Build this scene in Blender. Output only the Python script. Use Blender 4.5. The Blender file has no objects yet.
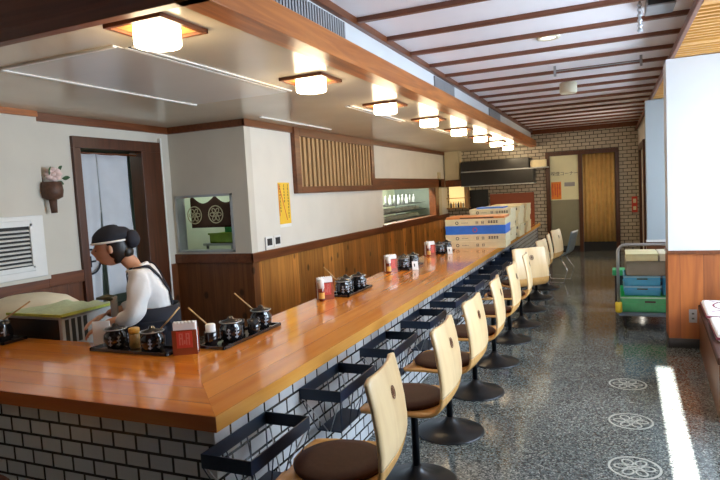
import bpy, bmesh, math, random
from mathutils import Vector, Matrix
random.seed(7)
SC = bpy.context.scene
COL = SC.collection
PI = math.pi

# ------------------------------------------------------------------ materials
def new_mat(name):
    m = bpy.data.materials.new(name); m.use_nodes = True
    nt = m.node_tree; b = nt.nodes['Principled BSDF']
    return m, nt, b
def setp(b, **k):
    names = {'col': 'Base Color', 'rough': 'Roughness', 'metal': 'Metallic', 'coat': 'Coat Weight', 'spec': 'Specular IOR Level',
             'trans': 'Transmission Weight', 'emc': 'Emission Color', 'em': 'Emission Strength', 'alpha': 'Alpha', 'sub': 'Subsurface Weight'}
    for a, v in k.items():
        if a in ('col', 'emc'): v = (v[0], v[1], v[2], 1)
        b.inputs[names[a]].default_value = v
def plain(name, col, rough=.5, var=.06, scale=12, **k):
    """solid colour with a faint procedural mottling"""
    m, nt, b = new_mat(name); N = nt.nodes; L = nt.links
    setp(b, rough=rough, **k)
    tc = N.new('ShaderNodeTexCoord'); n = N.new('ShaderNodeTexNoise'); n.inputs['Scale'].default_value = scale
    n.inputs['Detail'].default_value = 3
    r = N.new('ShaderNodeValToRGB'); r.color_ramp.elements[0].position = .3; r.color_ramp.elements[1].position = .7
    r.color_ramp.elements[0].color = tuple(max(0, c*(1-var)) for c in col) + (1,)
    r.color_ramp.elements[1].color = tuple(min(1, c*(1+var)) for c in col) + (1,)
    L.new(tc.outputs['Object'], n.inputs['Vector']); L.new(n.outputs['Fac'], r.inputs['Fac']); L.new(r.outputs['Color'], b.inputs['Base Color'])
    return m
def wood(name, c1, c2, axis='Y', rough=.35, scale=6, coat=0, plank=None, paxis='X', gap=.02, knots=False, tone=.25):
    m, nt, b = new_mat(name); N = nt.nodes; L = nt.links
    setp(b, rough=rough, coat=coat)
    if coat: b.inputs['Coat Roughness'].default_value = .06
    tc = N.new('ShaderNodeTexCoord')
    mp = N.new('ShaderNodeMapping'); s = [scale*3]*3; s['XYZ'.index(axis)] = scale*.22; mp.inputs['Scale'].default_value = s
    L.new(tc.outputs['Object'], mp.inputs['Vector'])
    vec = mp.outputs['Vector']
    tonev = None
    if plank:
        sp = N.new('ShaderNodeSeparateXYZ'); L.new(tc.outputs['Object'], sp.inputs['Vector'])
        d = N.new('ShaderNodeMath'); d.operation = 'DIVIDE'; d.inputs[1].default_value = plank; L.new(sp.outputs[paxis], d.inputs[0])
        fl = N.new('ShaderNodeMath'); fl.operation = 'FLOOR'; L.new(d.outputs[0], fl.inputs[0])
        fr = N.new('ShaderNodeMath'); fr.operation = 'FRACT'; L.new(d.outputs[0], fr.inputs[0])
        wn = N.new('ShaderNodeTexWhiteNoise'); wn.noise_dimensions = '1D'; L.new(fl.outputs[0], wn.inputs['W'])
        ad = N.new('ShaderNodeVectorMath'); ad.operation = 'MULTIPLY_ADD'; ad.inputs[1].default_value = (13, 13, 13)
        L.new(wn.outputs['Color'], ad.inputs[0]); L.new(vec, ad.inputs[2]); vec = ad.outputs['Vector']
        tonev = wn.outputs['Value']
    n = N.new('ShaderNodeTexNoise'); n.inputs['Scale'].default_value = 1; n.inputs['Detail'].default_value = 6; n.inputs['Distortion'].default_value = 1.2
    L.new(vec, n.inputs['Vector'])
    r = N.new('ShaderNodeValToRGB'); r.color_ramp.elements[0].position = .32; r.color_ramp.elements[1].position = .68
    r.color_ramp.elements[0].color = c1 + (1,); r.color_ramp.elements[1].color = c2 + (1,)
    L.new(n.outputs['Fac'], r.inputs['Fac'])
    col = r.outputs['Color']
    if plank:
        mr = N.new('ShaderNodeMapRange'); mr.inputs['To Min'].default_value = 1-tone; mr.inputs['To Max'].default_value = 1+tone
        L.new(tonev, mr.inputs['Value'])
        mu = N.new('ShaderNodeVectorMath'); mu.operation = 'SCALE'; L.new(col, mu.inputs[0]); L.new(mr.outputs[0], mu.inputs['Scale']); col = mu.outputs['Vector']
        g = N.new('ShaderNodeMath'); g.operation = 'GREATER_THAN'; g.inputs[1].default_value = gap; L.new(fr.outputs[0], g.inputs[0])
        g2 = N.new('ShaderNodeMapRange'); g2.inputs['To Min'].default_value = .35; g2.inputs['To Max'].default_value = 1; L.new(g.outputs[0], g2.inputs['Value'])
        mu2 = N.new('ShaderNodeVectorMath'); mu2.operation = 'SCALE'; L.new(col, mu2.inputs[0]); L.new(g2.outputs[0], mu2.inputs['Scale']); col = mu2.outputs['Vector']
    if knots:
        mk = N.new('ShaderNodeMapping'); sk = [4.5]*3; sk['XYZ'.index(axis)] = 3.2; mk.inputs['Scale'].default_value = sk
        L.new(tc.outputs['Object'], mk.inputs['Vector'])
        v = N.new('ShaderNodeTexVoronoi'); v.inputs['Scale'].default_value = 1; L.new(mk.outputs['Vector'], v.inputs['Vector'])
        k = N.new('ShaderNodeMapRange'); k.inputs['From Min'].default_value = .10; k.inputs['From Max'].default_value = .18
        k.inputs['To Min'].default_value = .3; L.new(v.outputs['Distance'], k.inputs['Value'])
        mu3 = N.new('ShaderNodeVectorMath'); mu3.operation = 'SCALE'; L.new(col, mu3.inputs[0]); L.new(k.outputs[0], mu3.inputs['Scale']); col = mu3.outputs['Vector']
    L.new(col, b.inputs['Base Color'])
    bp = N.new('ShaderNodeBump'); bp.inputs['Strength'].default_value = .06; bp.inputs['Distance'].default_value = .01
    L.new(n.outputs['Fac'], bp.inputs['Height']); L.new(bp.outputs['Normal'], b.inputs['Normal'])
    return m
def bricks(name, plane, bw, bh, mortar, c1, c2, cm, rough=.5, off=(0, 0), msize=.005, bump=.4, glaze=0):
    """brick pattern; plane 'X' = wall spanned by Y,Z ; 'Y' = wall spanned by X,Z ; 'B' = both by normal"""
    m, nt, b = new_mat(name); N = nt.nodes; L = nt.links
    setp(b, rough=rough, coat=glaze)
    tc = N.new('ShaderNodeTexCoord'); sp = N.new('ShaderNodeSeparateXYZ'); L.new(tc.outputs['Object'], sp.inputs['Vector'])
    cb = N.new('ShaderNodeCombineXYZ')
    if plane == 'B':
        ge = N.new('ShaderNodeNewGeometry'); sn = N.new('ShaderNodeSeparateXYZ'); L.new(ge.outputs['Normal'], sn.inputs['Vector'])
        ab = N.new('ShaderNodeMath'); ab.operation = 'ABSOLUTE'; L.new(sn.outputs['X'], ab.inputs[0])
        gt = N.new('ShaderNodeMath'); gt.operation = 'GREATER_THAN'; gt.inputs[1].default_value = .5; L.new(ab.outputs[0], gt.inputs[0])
        mx = N.new('ShaderNodeMix'); mx.data_type = 'FLOAT'
        L.new(gt.outputs[0], mx.inputs[0]); L.new(sp.outputs['X'], mx.inputs[2]); L.new(sp.outputs['Y'], mx.inputs[3])
        src = mx.outputs[0]
    else:
        src = sp.outputs['Y' if plane == 'X' else 'X']
    a1 = N.new('ShaderNodeMath'); a1.inputs[1].default_value = off[0]; L.new(src, a1.inputs[0])
    a2 = N.new('ShaderNodeMath'); a2.inputs[1].default_value = off[1]; L.new(sp.outputs['Z'], a2.inputs[0])
    L.new(a1.outputs[0], cb.inputs['X']); L.new(a2.outputs[0], cb.inputs['Y'])
    t = N.new('ShaderNodeTexBrick'); t.inputs['Scale'].default_value = 1
    t.inputs['Brick Width'].default_value = bw; t.inputs['Row Height'].default_value = bh; t.inputs['Mortar Size'].default_value = msize
    t.inputs['Mortar Smooth'].default_value = .1; t.inputs['Bias'].default_value = 0
    t.inputs['Color1'].default_value = c1+(1,); t.inputs['Color2'].default_value = c2+(1,); t.inputs['Mortar'].default_value = cm+(1,)
    L.new(cb.outputs['Vector'], t.inputs['Vector']); L.new(t.outputs['Color'], b.inputs['Base Color'])
    bp = N.new('ShaderNodeBump'); bp.inputs['Strength'].default_value = bump; bp.inputs['Distance'].default_value = .004; bp.invert = True
    L.new(t.outputs['Fac'], bp.inputs['Height']); L.new(bp.outputs['Normal'], b.inputs['Normal'])
    return m
def terrazzo(name):
    m, nt, b = new_mat(name); N = nt.nodes; L = nt.links
    setp(b, rough=.13, spec=.6)
    tc = N.new('ShaderNodeTexCoord')
    v = N.new('ShaderNodeTexVoronoi'); v.inputs['Scale'].default_value = 120; L.new(tc.outputs['Object'], v.inputs['Vector'])
    s = N.new('ShaderNodeSeparateColor'); L.new(v.outputs['Color'], s.inputs[0])
    r = N.new('ShaderNodeValToRGB'); cr = r.color_ramp; cr.interpolation = 'CONSTANT'
    cols = [(0, (.045, .052, .052)), (.3, (.095, .108, .106)), (.55, (.15, .168, .162)), (.78, (.23, .25, .235)), (.94, (.33, .34, .31))]
    cr.elements[0].color = cols[0][1]+(1,); cr.elements[1].position = cols[1][0]; cr.elements[1].color = cols[1][1]+(1,)
    for p, c in cols[2:]: e = cr.elements.new(p); e.color = c+(1,)
    L.new(s.outputs[0], r.inputs['Fac'])
    n = N.new('ShaderNodeTexNoise'); n.inputs['Scale'].default_value = .9; L.new(tc.outputs['Object'], n.inputs['Vector'])
    mr = N.new('ShaderNodeMapRange'); mr.inputs['From Min'].default_value = .35; mr.inputs['From Max'].default_value = .65
    mr.inputs['To Min'].default_value = .8; mr.inputs['To Max'].default_value = 1.15; L.new(n.outputs['Fac'], mr.inputs['Value'])
    mu = N.new('ShaderNodeVectorMath'); mu.operation = 'SCALE'; L.new(r.outputs['Color'], mu.inputs[0]); L.new(mr.outputs[0], mu.inputs['Scale'])
    L.new(mu.outputs['Vector'], b.inputs['Base Color'])
    return m
def emis(name, col, strength):
    m, nt, b = new_mat(name); setp(b, col=col, emc=col, em=strength, rough=.4); return m

M = {}
M['beam'] = wood('fascia_wood', (.32, .095, .022), (.54, .19, .045), 'Y', .32, 5)
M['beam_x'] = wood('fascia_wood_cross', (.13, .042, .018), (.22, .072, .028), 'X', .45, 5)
M['dark_wood'] = wood('dark_wood', (.10, .027, .007), (.18, .052, .013), 'Y', .35, 6)
M['dark_wood_z'] = wood('dark_wood_upright', (.055, .017, .007), (.10, .031, .012), 'Z', .35, 6)
M['ceil_beam'] = wood('ceiling_batten_wood', (.13, .045, .025), (.22, .08, .04), 'X', .45, 6)
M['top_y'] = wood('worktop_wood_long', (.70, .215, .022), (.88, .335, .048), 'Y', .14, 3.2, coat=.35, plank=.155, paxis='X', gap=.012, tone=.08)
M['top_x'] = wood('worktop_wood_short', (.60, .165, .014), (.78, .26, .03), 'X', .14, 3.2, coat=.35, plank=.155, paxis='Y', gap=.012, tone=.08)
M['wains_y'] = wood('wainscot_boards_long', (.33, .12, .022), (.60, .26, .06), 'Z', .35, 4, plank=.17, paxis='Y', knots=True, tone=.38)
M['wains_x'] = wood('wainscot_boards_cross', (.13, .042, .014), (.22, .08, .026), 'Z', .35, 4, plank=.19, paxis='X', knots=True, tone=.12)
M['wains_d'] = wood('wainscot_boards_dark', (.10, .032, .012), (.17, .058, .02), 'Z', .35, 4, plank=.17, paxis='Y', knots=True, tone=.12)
M['wains_p'] = wood('pillar_boards', (.23, .056, .006), (.38, .108, .014), 'Z', .6, 4, plank=.185, paxis='X', knots=True, tone=.12)
M['ply'] = wood('pale_plywood', (.74, .50, .25), (.86, .63, .35), 'Z', .3, 4)
M['ply_seat'] = wood('honey_plywood', (.64, .33, .10), (.76, .43, .15), 'X', .25, 4)
M['lattice'] = wood('lattice_wood', (.36, .21, .09), (.52, .32, .15), 'Z', .5, 6)
M['slat'] = wood('bay_slat_wood', (.52, .24, .045), (.66, .34, .085), 'X', .5, 5)
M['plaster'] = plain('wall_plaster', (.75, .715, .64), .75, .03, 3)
M['plaster_left'] = plain('shaded_side_plaster', (.64, .60, .52), .75, .03, 3)  # yellowish-grey plaster, also darkened to stand for the dimmer light on this side
M['plaster_cool'] = plain('wall_paint_white', (.62, .635, .65), .7, .02, 3)
M['soffit'] = plain('soffit_panel', (.64, .56, .43), .22, .06, 1.4, spec=.6)
M['soffit_white'] = plain('soffit_white_panel', (.70, .69, .66), .25, .03, 2, spec=.6)
M['ceil'] = plain('ceiling_white', (.90, .87, .91), .6, .02, 3)
M['floor'] = terrazzo('terrazzo_floor')
M['inlay'] = plain('floor_inlay', (.42, .43, .39), .2, .1, 40)
M['brick'] = bricks('pale_wall_bricks', 'Y', .165, .078, .01, (.56, .49, .38), (.46, .40, .31), (.04, .032, .026), .4, (0, 0), .0075, .5)
M['tile'] = bricks('white_glazed_tiles', 'B', .1275, .072, .01, (.66, .68, .70), (.58, .60, .63), (.035, .032, .03), .16, (.006, .0515), .0065, .5, .3)
M['black_metal'] = plain('black_metal', (.02, .022, .026), .28, .1, 20, metal=.6)
M['gun_metal'] = plain('gunmetal_base', (.05, .052, .058), .3, .1, 10, metal=.8)
M['navy_metal'] = plain('navy_painted_metal', (.010, .024, .055), .38, .1, 20)
M['chrome'] = plain('chrome', (.75, .76, .78), .18, .03, 10, metal=1.)
M['steel'] = plain('brushed_steel', (.48, .50, .52), .38, .05, 10, metal=.9)
M['grey_paint'] = plain('grey_painted_steel', (.40, .42, .43), .45, .04, 10)
M['cushion'] = plain('brown_vinyl', (.060, .021, .013), .62, .10, 60, spec=.25)
M['white_plastic'] = plain('white_plastic', (.80, .79, .76), .4, .02, 10)
M['grille_dark'] = plain('grille_gap', (.02, .02, .02), .7, .1, 10)
M['vent_grey'] = plain('vent_grey', (.30, .30, .31), .5, .06, 10)
M['lamp'] = emis('lamp_shade_glow', (1., .80, .50), 13.)
M['lamp_wood'] = wood('lamp_frame_wood', (.42, .20, .05), (.62, .33, .10), 'X', .35, 8)
M['ceramic'] = plain('black_glazed_ceramic', (.012, .012, .014), .1, .3, 20, coat=.5)
M['glyph_white'] = plain('pale_glaze_marks', (.34, .36, .40), .35, .05, 10)
M['lacquer'] = plain('black_lacquer', (.018, .011, .010), .15, .1, 10, coat=.5)
M['bamboo'] = plain('bamboo', (.58, .36, .15), .45, .15, 40)
M['yellow_cap'] = plain('ochre_cap', (.62, .33, .05), .4, .08, 20)
M['spice'] = plain('spice_in_jar', (.42, .25, .08), .3, .2, 60)
M['paper'] = plain('white_paper', (.86, .85, .82), .7, .02, 10)
M['red_card'] = plain('red_brown_card', (.30, .06, .025), .25, .08, 10, coat=.4)
M['bright_red'] = plain('bright_red', (.62, .06, .035), .4, .06, 10)
M['salmon'] = plain('salmon_red', (.70, .20, .15), .4, .06, 10)
M['soy'] = plain('brown_bottle', (.20, .035, .015), .12, .1, 10, coat=.4)
M['amber'] = plain('amber_label', (.78, .45, .10), .4, .06, 10)
M['carton'] = plain('cream_carton', (.86, .77, .50), .6, .04, 20)
M['carton_edge'] = plain('carton_lid_edge', (.62, .58, .45), .6, .05, 20)
M['blue_carton'] = plain('blue_carton', (.04, .20, .78), .45, .05, 20)
M['orange_carton'] = plain('orange_carton', (.74, .27, .08), .5, .08, 20)
M['ink'] = plain('ink', (.05, .04, .035), .6, .1, 20)
M['red_ink'] = plain('red_ink', (.62, .07, .04), .6, .1, 20)
M['poster_yellow'] = plain('poster_yellow', (.90, .56, .04), .5, .05, 6)
M['orange_paper'] = plain('orange_paper', (.78, .25, .03), .6, .1, 20)
M['cyan'] = plain('blue_crate', (.05, .50, .88), .35, .06, 20)
M['green'] = plain('green_crate', (.06, .52, .20), .35, .08, 20)
M['mint'] = plain('pale_crate_rim', (.50, .80, .62), .35, .05, 20)
M['sky_blue'] = plain('light_blue_crate_rim', (.30, .68, .90), .35, .05, 20)
M['lime'] = plain('lime_crate', (.25, .42, .05), .45, .15, 20)
M['yellow'] = plain('yellow_rubber', (.80, .60, .04), .45, .06, 20)
M['cream'] = plain('cream_cloth', (.78, .72, .55), .8, .05, 10)
M['green_cloth'] = plain('pale_green_towel', (.50, .60, .40), .9, .08, 60)
M['lime_edge'] = plain('towel_lime_edge', (.50, .58, .12), .9, .08, 60)
M['noren'] = plain('pale_noren_cloth', (.54, .57, .62), .85, .04, 6)
M['noren_brown'] = plain('brown_noren_cloth', (.06, .022, .012), .85, .1, 10)
M['noren_mark'] = plain('noren_mark_cream', (.60, .52, .38), .85, .05, 10)
M['black_cloth'] = plain('navy_black_cloth', (.010, .012, .022), .8, .15, 30)
M['shirt'] = plain('white_shirt', (.74, .73, .72), .8, .03, 20)
M['skin'] = plain('skin', (.62, .33, .21), .5, .06, 20, sub=.05)
M['hair'] = plain('black_hair', (.012, .009, .008), .45, .2, 60)
M['curtain'] = plain('gold_curtain', (.74, .48, .17), .8, .08, 8)
M['door_pane'] = plain('pale_door_pane', (.78, .77, .52), .35, .04, 6)
M['door_low'] = plain('grey_green_door_panel', (.24, .23, .16), .4, .05, 6)
M['black_panel'] = plain('black_cabinet', (.010, .010, .010), .3, .2, 8)
M['redboard'] = plain('red_brown_board', (.30, .065, .025), .45, .08, 6)
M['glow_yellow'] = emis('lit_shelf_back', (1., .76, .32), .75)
M['blue_bag'] = plain('blue_plastic_bag', (.07, .11, .42), .35, .1, 20)
M['red_bag'] = plain('red_plastic_bag', (.60, .035, .035), .35, .1, 20)
M['glass'] = plain('window_glass', (.9, .95, .95), .02, .01, 3, trans=1.)
M['plate'] = plain('plate_white', (.72, .74, .68), .25, .03, 10)
M['kitchen'] = plain('kitchen_wall', (.22, .26, .24), .6, .05, 3)
M['leaf'] = plain('leaf', (.03, .09, .03), .5, .2, 20)
M['petal'] = plain('petal', (.82, .62, .58), .6, .08, 20)
M['basket_brown'] = plain('dark_bamboo', (.10, .045, .025), .6, .2, 40)
M['seat_fabric'] = plain('white_seat_fabric', (.85, .82, .82), .8, .03, 30)
M['maroon'] = plain('maroon_fabric', (.20, .03, .05), .7, .1, 30)
M['base_black'] = plain('black_skirting', (.02, .02, .022), .4, .1, 10)
M['blue_seat'] = plain('blue_grey_plastic', (.16, .22, .26), .35, .05, 10)
M['cart_deck'] = plain('cart_deck_blue', (.16, .24, .34), .4, .06, 10)
M['duct'] = plain('beige_panel', (.62, .55, .38), .5, .05, 5)

# ------------------------------------------------------------------ geometry helpers
def bm_new(): return bmesh.new()
def box(bm, x0, x1, y0, y1, z0, z1, mi=0):
    r = bmesh.ops.create_cube(bm, size=1)
    sx, sy, sz = x1-x0, y1-y0, z1-z0
    for v in r['verts']: v.co = Vector(((x0+x1)/2+v.co.x*sx, (y0+y1)/2+v.co.y*sy, (z0+z1)/2+v.co.z*sz))
    if mi:
        for f in {f for v in r['verts'] for f in v.link_faces}: f.material_index = mi
    return r['verts']
def obox(bm, c, sx, sy, sz, rz=0, rx=0, ry=0, mi=0):
    vs = box(bm, -sx/2, sx/2, -sy/2, sy/2, -sz/2, sz/2, mi)
    R = Matrix.Translation(Vector(c)) @ Matrix.Rotation(rz, 4, 'Z') @ Matrix.Rotation(ry, 4, 'Y') @ Matrix.Rotation(rx, 4, 'X')
    for v in vs: v.co = R @ v.co
    return vs
def lathe(bm, prof, c=(0, 0, 0), n=24, axis=None, mi=0, cap=True):
    c = Vector(c)
    Q = Matrix.Identity(3)
    if axis is not None: Q = Vector((0, 0, 1)).rotation_difference(Vector(axis).normalized()).to_matrix()
    rings = []
    for r, z in prof:
        rings.append([bm.verts.new(c + Q @ Vector((r*math.cos(2*PI*i/n), r*math.sin(2*PI*i/n), z))) for i in range(n)])
    for a, b in zip(rings, rings[1:]):
        for i in range(n):
            f = bm.faces.new((a[i], a[(i+1) % n], b[(i+1) % n], b[i])); f.smooth = True; f.material_index = mi
    if cap:
        f = bm.faces.new(list(reversed(rings[0]))); f.material_index = mi
        f = bm.faces.new(rings[-1]); f.material_index = mi
def tube(bm, pts, r, n=8, mi=0, closed=False):
    pts = [Vector(p) for p in pts]; rings = []
    m = len(pts); up = None
    for i, p in enumerate(pts):
        if closed: d = pts[(i+1) % m]-pts[i-1]
        else: d = pts[min(i+1, m-1)]-pts[max(i-1, 0)]
        d.normalize()
        if up is None: up = d.orthogonal().normalized()
        up = (up - d*up.dot(d)).normalized()
        s = d.cross(up)
        rr = r[i] if isinstance(r, (list, tuple)) else r
        rings.append([bm.verts.new(p + (up*math.cos(2*PI*k/n)+s*math.sin(2*PI*k/n))*rr) for k in range(n)])
    pairs = list(zip(rings, rings[1:])) + ([(rings[-1], rings[0])] if closed else [])
    for a, b in pairs:
        for k in range(n):
            f = bm.faces.new((a[k], a[(k+1) % n], b[(k+1) % n], b[k])); f.smooth = True; f.material_index = mi
    if not closed:
        bm.faces.new(list(reversed(rings[0]))).material_index = mi; bm.faces.new(rings[-1]).material_index = mi
def prism(bm, poly, z0, z1, mi=0, f=None):
    """extrude 2-D polygon; f maps (a,b,h)->xyz"""
    f = f or (lambda a, b, h: (a, b, h))
    A = [bm.verts.new(f(a, b, z0)) for a, b in poly]; B = [bm.verts.new(f(a, b, z1)) for a, b in poly]
    n = len(poly)
    bm.faces.new(list(reversed(A))).material_index = mi; bm.faces.new(B).material_index = mi
    for i in range(n): bm.faces.new((A[i], A[(i+1) % n], B[(i+1) % n], B[i])).material_index = mi
def sheet(bm, fn, nu, nv, thick=0, mi=0):
    """grid surface fn(u,v)->(point, normal) ; thickened"""
    def grid(off):
        g = []
        for i in range(nu+1):
            row = []
            for j in range(nv+1):
                p, nrm = fn(i/nu, j/nv); row.append(bm.verts.new(Vector(p)+Vector(nrm)*off))
            g.append(row)
        return g
    A = grid(thick/2); B = grid(-thick/2)
    def q(a, b, c, d): 
        f = bm.faces.new((a, b, c, d)); f.smooth = True; f.material_index = mi
    for i in range(nu):
        for j in range(nv):
            q(A[i][j], A[i+1][j], A[i+1][j+1], A[i][j+1]); q(B[i][j+1], B[i+1][j+1], B[i+1][j], B[i][j])
    for i in range(nu):
        q(A[i+1][0], A[i][0], B[i][0], B[i+1][0]); q(A[i][nv], A[i+1][nv], B[i+1][nv], B[i][nv])
    for j in range(nv):
        q(A[0][j], A[0][j+1], B[0][j+1], B[0][j]); q(A[nu][j+1], A[nu][j], B[nu][j], B[nu][j+1])
def ribbon(bm, pts, w, f, h=.001, closed=True, mi=0):
    """flat line of width w through 2-D points; f maps (a,b,h)->xyz"""
    n = len(pts); L_, R_ = [], []
    for i in range(n):
        if closed: d = Vector(pts[(i+1) % n])-Vector(pts[i-1])
        else: d = Vector(pts[min(i+1, n-1)])-Vector(pts[max(i-1, 0)])
        d.normalize(); nn = Vector((-d.y, d.x)); p = Vector(pts[i])
        L_.append(p+nn*w/2); R_.append(p-nn*w/2)
    rg = range(n if closed else n-1)
    V = [[bm.verts.new(f(p.x, p.y, z)) for p in S] for S in (L_, R_) for z in (0, h)]
    for i in rg:
        j = (i+1) % n
        for a, b in ((V[1], V[3]), (V[2], V[0]), (V[0], V[1]), (V[3], V[2])):
            bm.faces.new((a[i], a[j], b[j], b[i])).material_index = mi
def circ(cx, cy, r, n=28, ry=None, rot=0):
    ry = ry or r; o = []
    for i in range(n):
        x, y = r*math.cos(2*PI*i/n), ry*math.sin(2*PI*i/n)
        o.append((cx+x*math.cos(rot)-y*math.sin(rot), cy+x*math.sin(rot)+y*math.cos(rot)))
    return o
def emblem(bm, R, w, f, h=.001, mi=0):
    """ring holding a six-loop knot round a centre lens"""
    ribbon(bm, circ(0, 0, R, 40), w*1.2, f, h, mi=mi)
    for k in range(6):
        a = k*PI/3
        ribbon(bm, circ(.52*R*math.cos(a), .52*R*math.sin(a), .27*R, 18, .2*R, a), w*.9, f, h, mi=mi)
    ribbon(bm, circ(0, 0, .2*R, 16, .1*R), w*.9, f, h, mi=mi)

def finish(bm, name, mats, parent=None, bevel=0, smooth=False):
    bmesh.ops.recalc_face_normals(bm, faces=bm.faces)
    me = bpy.data.meshes.new(name); bm.to_mesh(me); bm.free()
    for m in (mats if isinstance(mats, (list, tuple)) else [mats]): me.materials.append(M[m] if isinstance(m, str) else m)
    if smooth:
        for p in me.polygons: p.use_smooth = True
    o = bpy.data.objects.new(name, me); COL.objects.link(o)
    if parent: o.parent = parent
    if bevel:
        b = o.modifiers.new('bevel', 'BEVEL'); b.width = bevel; b.segments = 2; b.limit_method = 'ANGLE'; b.angle_limit = .7
        b.harden_normals = False
    return o
def tag(o, label, cat, group=None, kind=None):
    o['label'] = label; o['category'] = cat
    if group: o['group'] = group
    if kind: o['kind'] = kind
    return o
def thing(name, label, cat, loc=(0, 0, 0), rz=0, group=None):
    o = bpy.data.objects.new(name, None); o.empty_display_size = .1; COL.objects.link(o)
    o.location = loc; o.rotation_euler = (0, 0, rz)
    return tag(o, label, cat, group)
def struct(name, bm, mats, label=None, bevel=0, parent=None):
    o = finish(bm, name, mats, parent, bevel)
    if parent is None: o['kind'] = 'structure'
    if label: o['label'] = label
    if label and parent is None: o['category'] = name.split('_')[0].split('.')[0]
    return o
def kids(o): return list(o.children)
def dup(root, loc=None, rz=None, label=None, group=None):
    r = root.copy(); COL.objects.link(r)
    if loc is not None: r.location = loc
    if rz is not None: r.rotation_euler = (0, 0, rz)
    if label: r['label'] = label
    if group: r['group'] = group
    for ch in kids(root):
        c = ch.copy(); COL.objects.link(c); c.parent = r
        for g in kids(ch):
            d = g.copy(); COL.objects.link(d); d.parent = c
    return r
def text_mesh(s, size, name, mat, parent=None, M4=None, ext=.001):
    cu = bpy.data.curves.new(name, 'FONT'); cu.body = s; cu.size = size; cu.extrude = ext; cu.align_x = 'CENTER'; cu.align_y = 'CENTER'
    t = bpy.data.objects.new(name+'_src', cu); COL.objects.link(t)
    bpy.context.view_layer.update()
    dg = bpy.context.evaluated_depsgraph_get()
    me = bpy.data.meshes.new_from_object(t.evaluated_get(dg)); me.name = name
    bpy.data.objects.remove(t); bpy.data.curves.remove(cu)
    if M4 is not None: me.transform(M4)
    me.materials.clear(); me.materials.append(M[mat])
    o = bpy.data.objects.new(name, me); COL.objects.link(o)
    if parent: o.parent = parent
    return o

# ------------------------------------------------------------------ camera
H = 1.55
yaw, pitch, roll = (math.radians(a) for a in (-23.385, 4.48, 3.132))
cam = bpy.data.cameras.new('camera'); co = bpy.data.objects.new('camera', cam); COL.objects.link(co)
fwd = Vector((math.sin(yaw)*math.cos(pitch), math.cos(yaw)*math.cos(pitch), -math.sin(pitch)))
rt = Vector((math.cos(yaw), -math.sin(yaw), 0)); dn = fwd.cross(rt)
r2 = rt*math.cos(roll)+dn*math.sin(roll); d2 = -rt*math.sin(roll)+dn*math.cos(roll)
R = Matrix((r2, -d2, -fwd)).transposed()
co.matrix_world = Matrix.Translation((0, 0, H)) @ R.to_4x4()
cam.sensor_width = 36; cam.lens = 585/720*36; cam.clip_start = .05
SC.camera = co

# ------------------------------------------------------------------ room shell
WX = -3.655      # main wall beside the counter
LX = -4.706      # wall with the noren doorway
CY = 5.435       # cross wall
BY = 13.95       # back wall
SZ = 2.43        # soffit height
CZ = 2.78        # main ceiling
bm = bm_new(); box(bm, -8, 2.2, -2.2, 14.2, -.1, 0); fl = struct('floor', bm, 'floor', 'dark speckled terrazzo floor polished to a shine')
for k, y in enumerate((4.77, 4.02, 3.355, 2.63, 1.9)):
    bm = bm_new(); emblem(bm, .128, .011, lambda a, b, h, y=y: (.088+a, y+b, h), .0012)
    finish(bm, 'floor_emblem', 'inlay', fl)['label'] = 'pale round knot emblem set into the terrazzo'
# counter-side walls
def wall_y(name, x, y0, y1, holes, t=.12, mat='plaster', wmat='wains_y', cap=.965, z1=SZ, side=-1, label=None, bottom=.86):
    """wall in plane X=x running along Y, visible face at x, body on `side`"""
    bm = bm_new(); xs = sorted((x, x+side*t))
    def seg(a0, a1, b0, b1, mi=0): 
        if a1 > a0 and b1 > b0: box(bm, xs[0], xs[1], a0, a1, b0, b1, mi)
    cur = y0
    for (h0, h1, g0, g1) in sorted(holes):
        seg(cur, h0, 0, bottom, 1); seg(cur, h0, bottom, z1)
        if g0 > 0: seg(h0, h1, 0, min(bottom, g0), 1); seg(h0, h1, bottom, g0)
        seg(h0, h1, g1, z1); cur = h1
    seg(cur, y1, 0, bottom, 1); seg(cur, y1, bottom, z1)
    return struct(name, bm, [mat, wmat], label)
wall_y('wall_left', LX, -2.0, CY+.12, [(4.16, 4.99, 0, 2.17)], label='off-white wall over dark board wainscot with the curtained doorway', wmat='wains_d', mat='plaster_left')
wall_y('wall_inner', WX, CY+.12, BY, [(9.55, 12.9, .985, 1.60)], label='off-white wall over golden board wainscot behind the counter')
# cross wall with serving window
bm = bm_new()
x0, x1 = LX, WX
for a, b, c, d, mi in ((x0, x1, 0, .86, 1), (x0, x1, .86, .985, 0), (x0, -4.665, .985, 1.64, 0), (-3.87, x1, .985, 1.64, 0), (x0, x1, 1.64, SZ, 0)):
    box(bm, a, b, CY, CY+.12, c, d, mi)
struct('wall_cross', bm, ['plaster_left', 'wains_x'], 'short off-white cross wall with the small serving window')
# caps, cornices
bm = bm_new(); box(bm, WX-.002, WX+.03, CY-.03, BY, .86, .965); struct('trim_1', bm, 'dark_wood', 'dark brown wainscot cap rail along the counter wall', .004)
bm = bm_new(); box(bm, LX, WX+.028, CY-.03, CY+.002, .86, .965); struct('trim_2', bm, 'dark_wood', 'dark brown cap rail under the serving window', .004)
bm = bm_new(); box(bm, LX, LX+.03, 3.7, 4.09, .86, .97); box(bm, LX, LX+.03, -2, 3.7, .86, .945); struct('trim_3', bm, 'dark_wood', 'dark brown cap rail below the grille panel', .004)
bm = bm_new(); box(bm, WX-.002, WX+.04, CY-.04, BY, SZ-.075, SZ+.002); struct('trim_4', bm, 'dark_wood', 'dark brown cornice above the counter wall', .004)
bm = bm_new(); box(bm, LX, WX+.038, CY-.04, CY+.002, SZ-.075, SZ+.002); struct('trim_5', bm, 'dark_wood', 'dark brown cornice above the serving window', .004)
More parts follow.
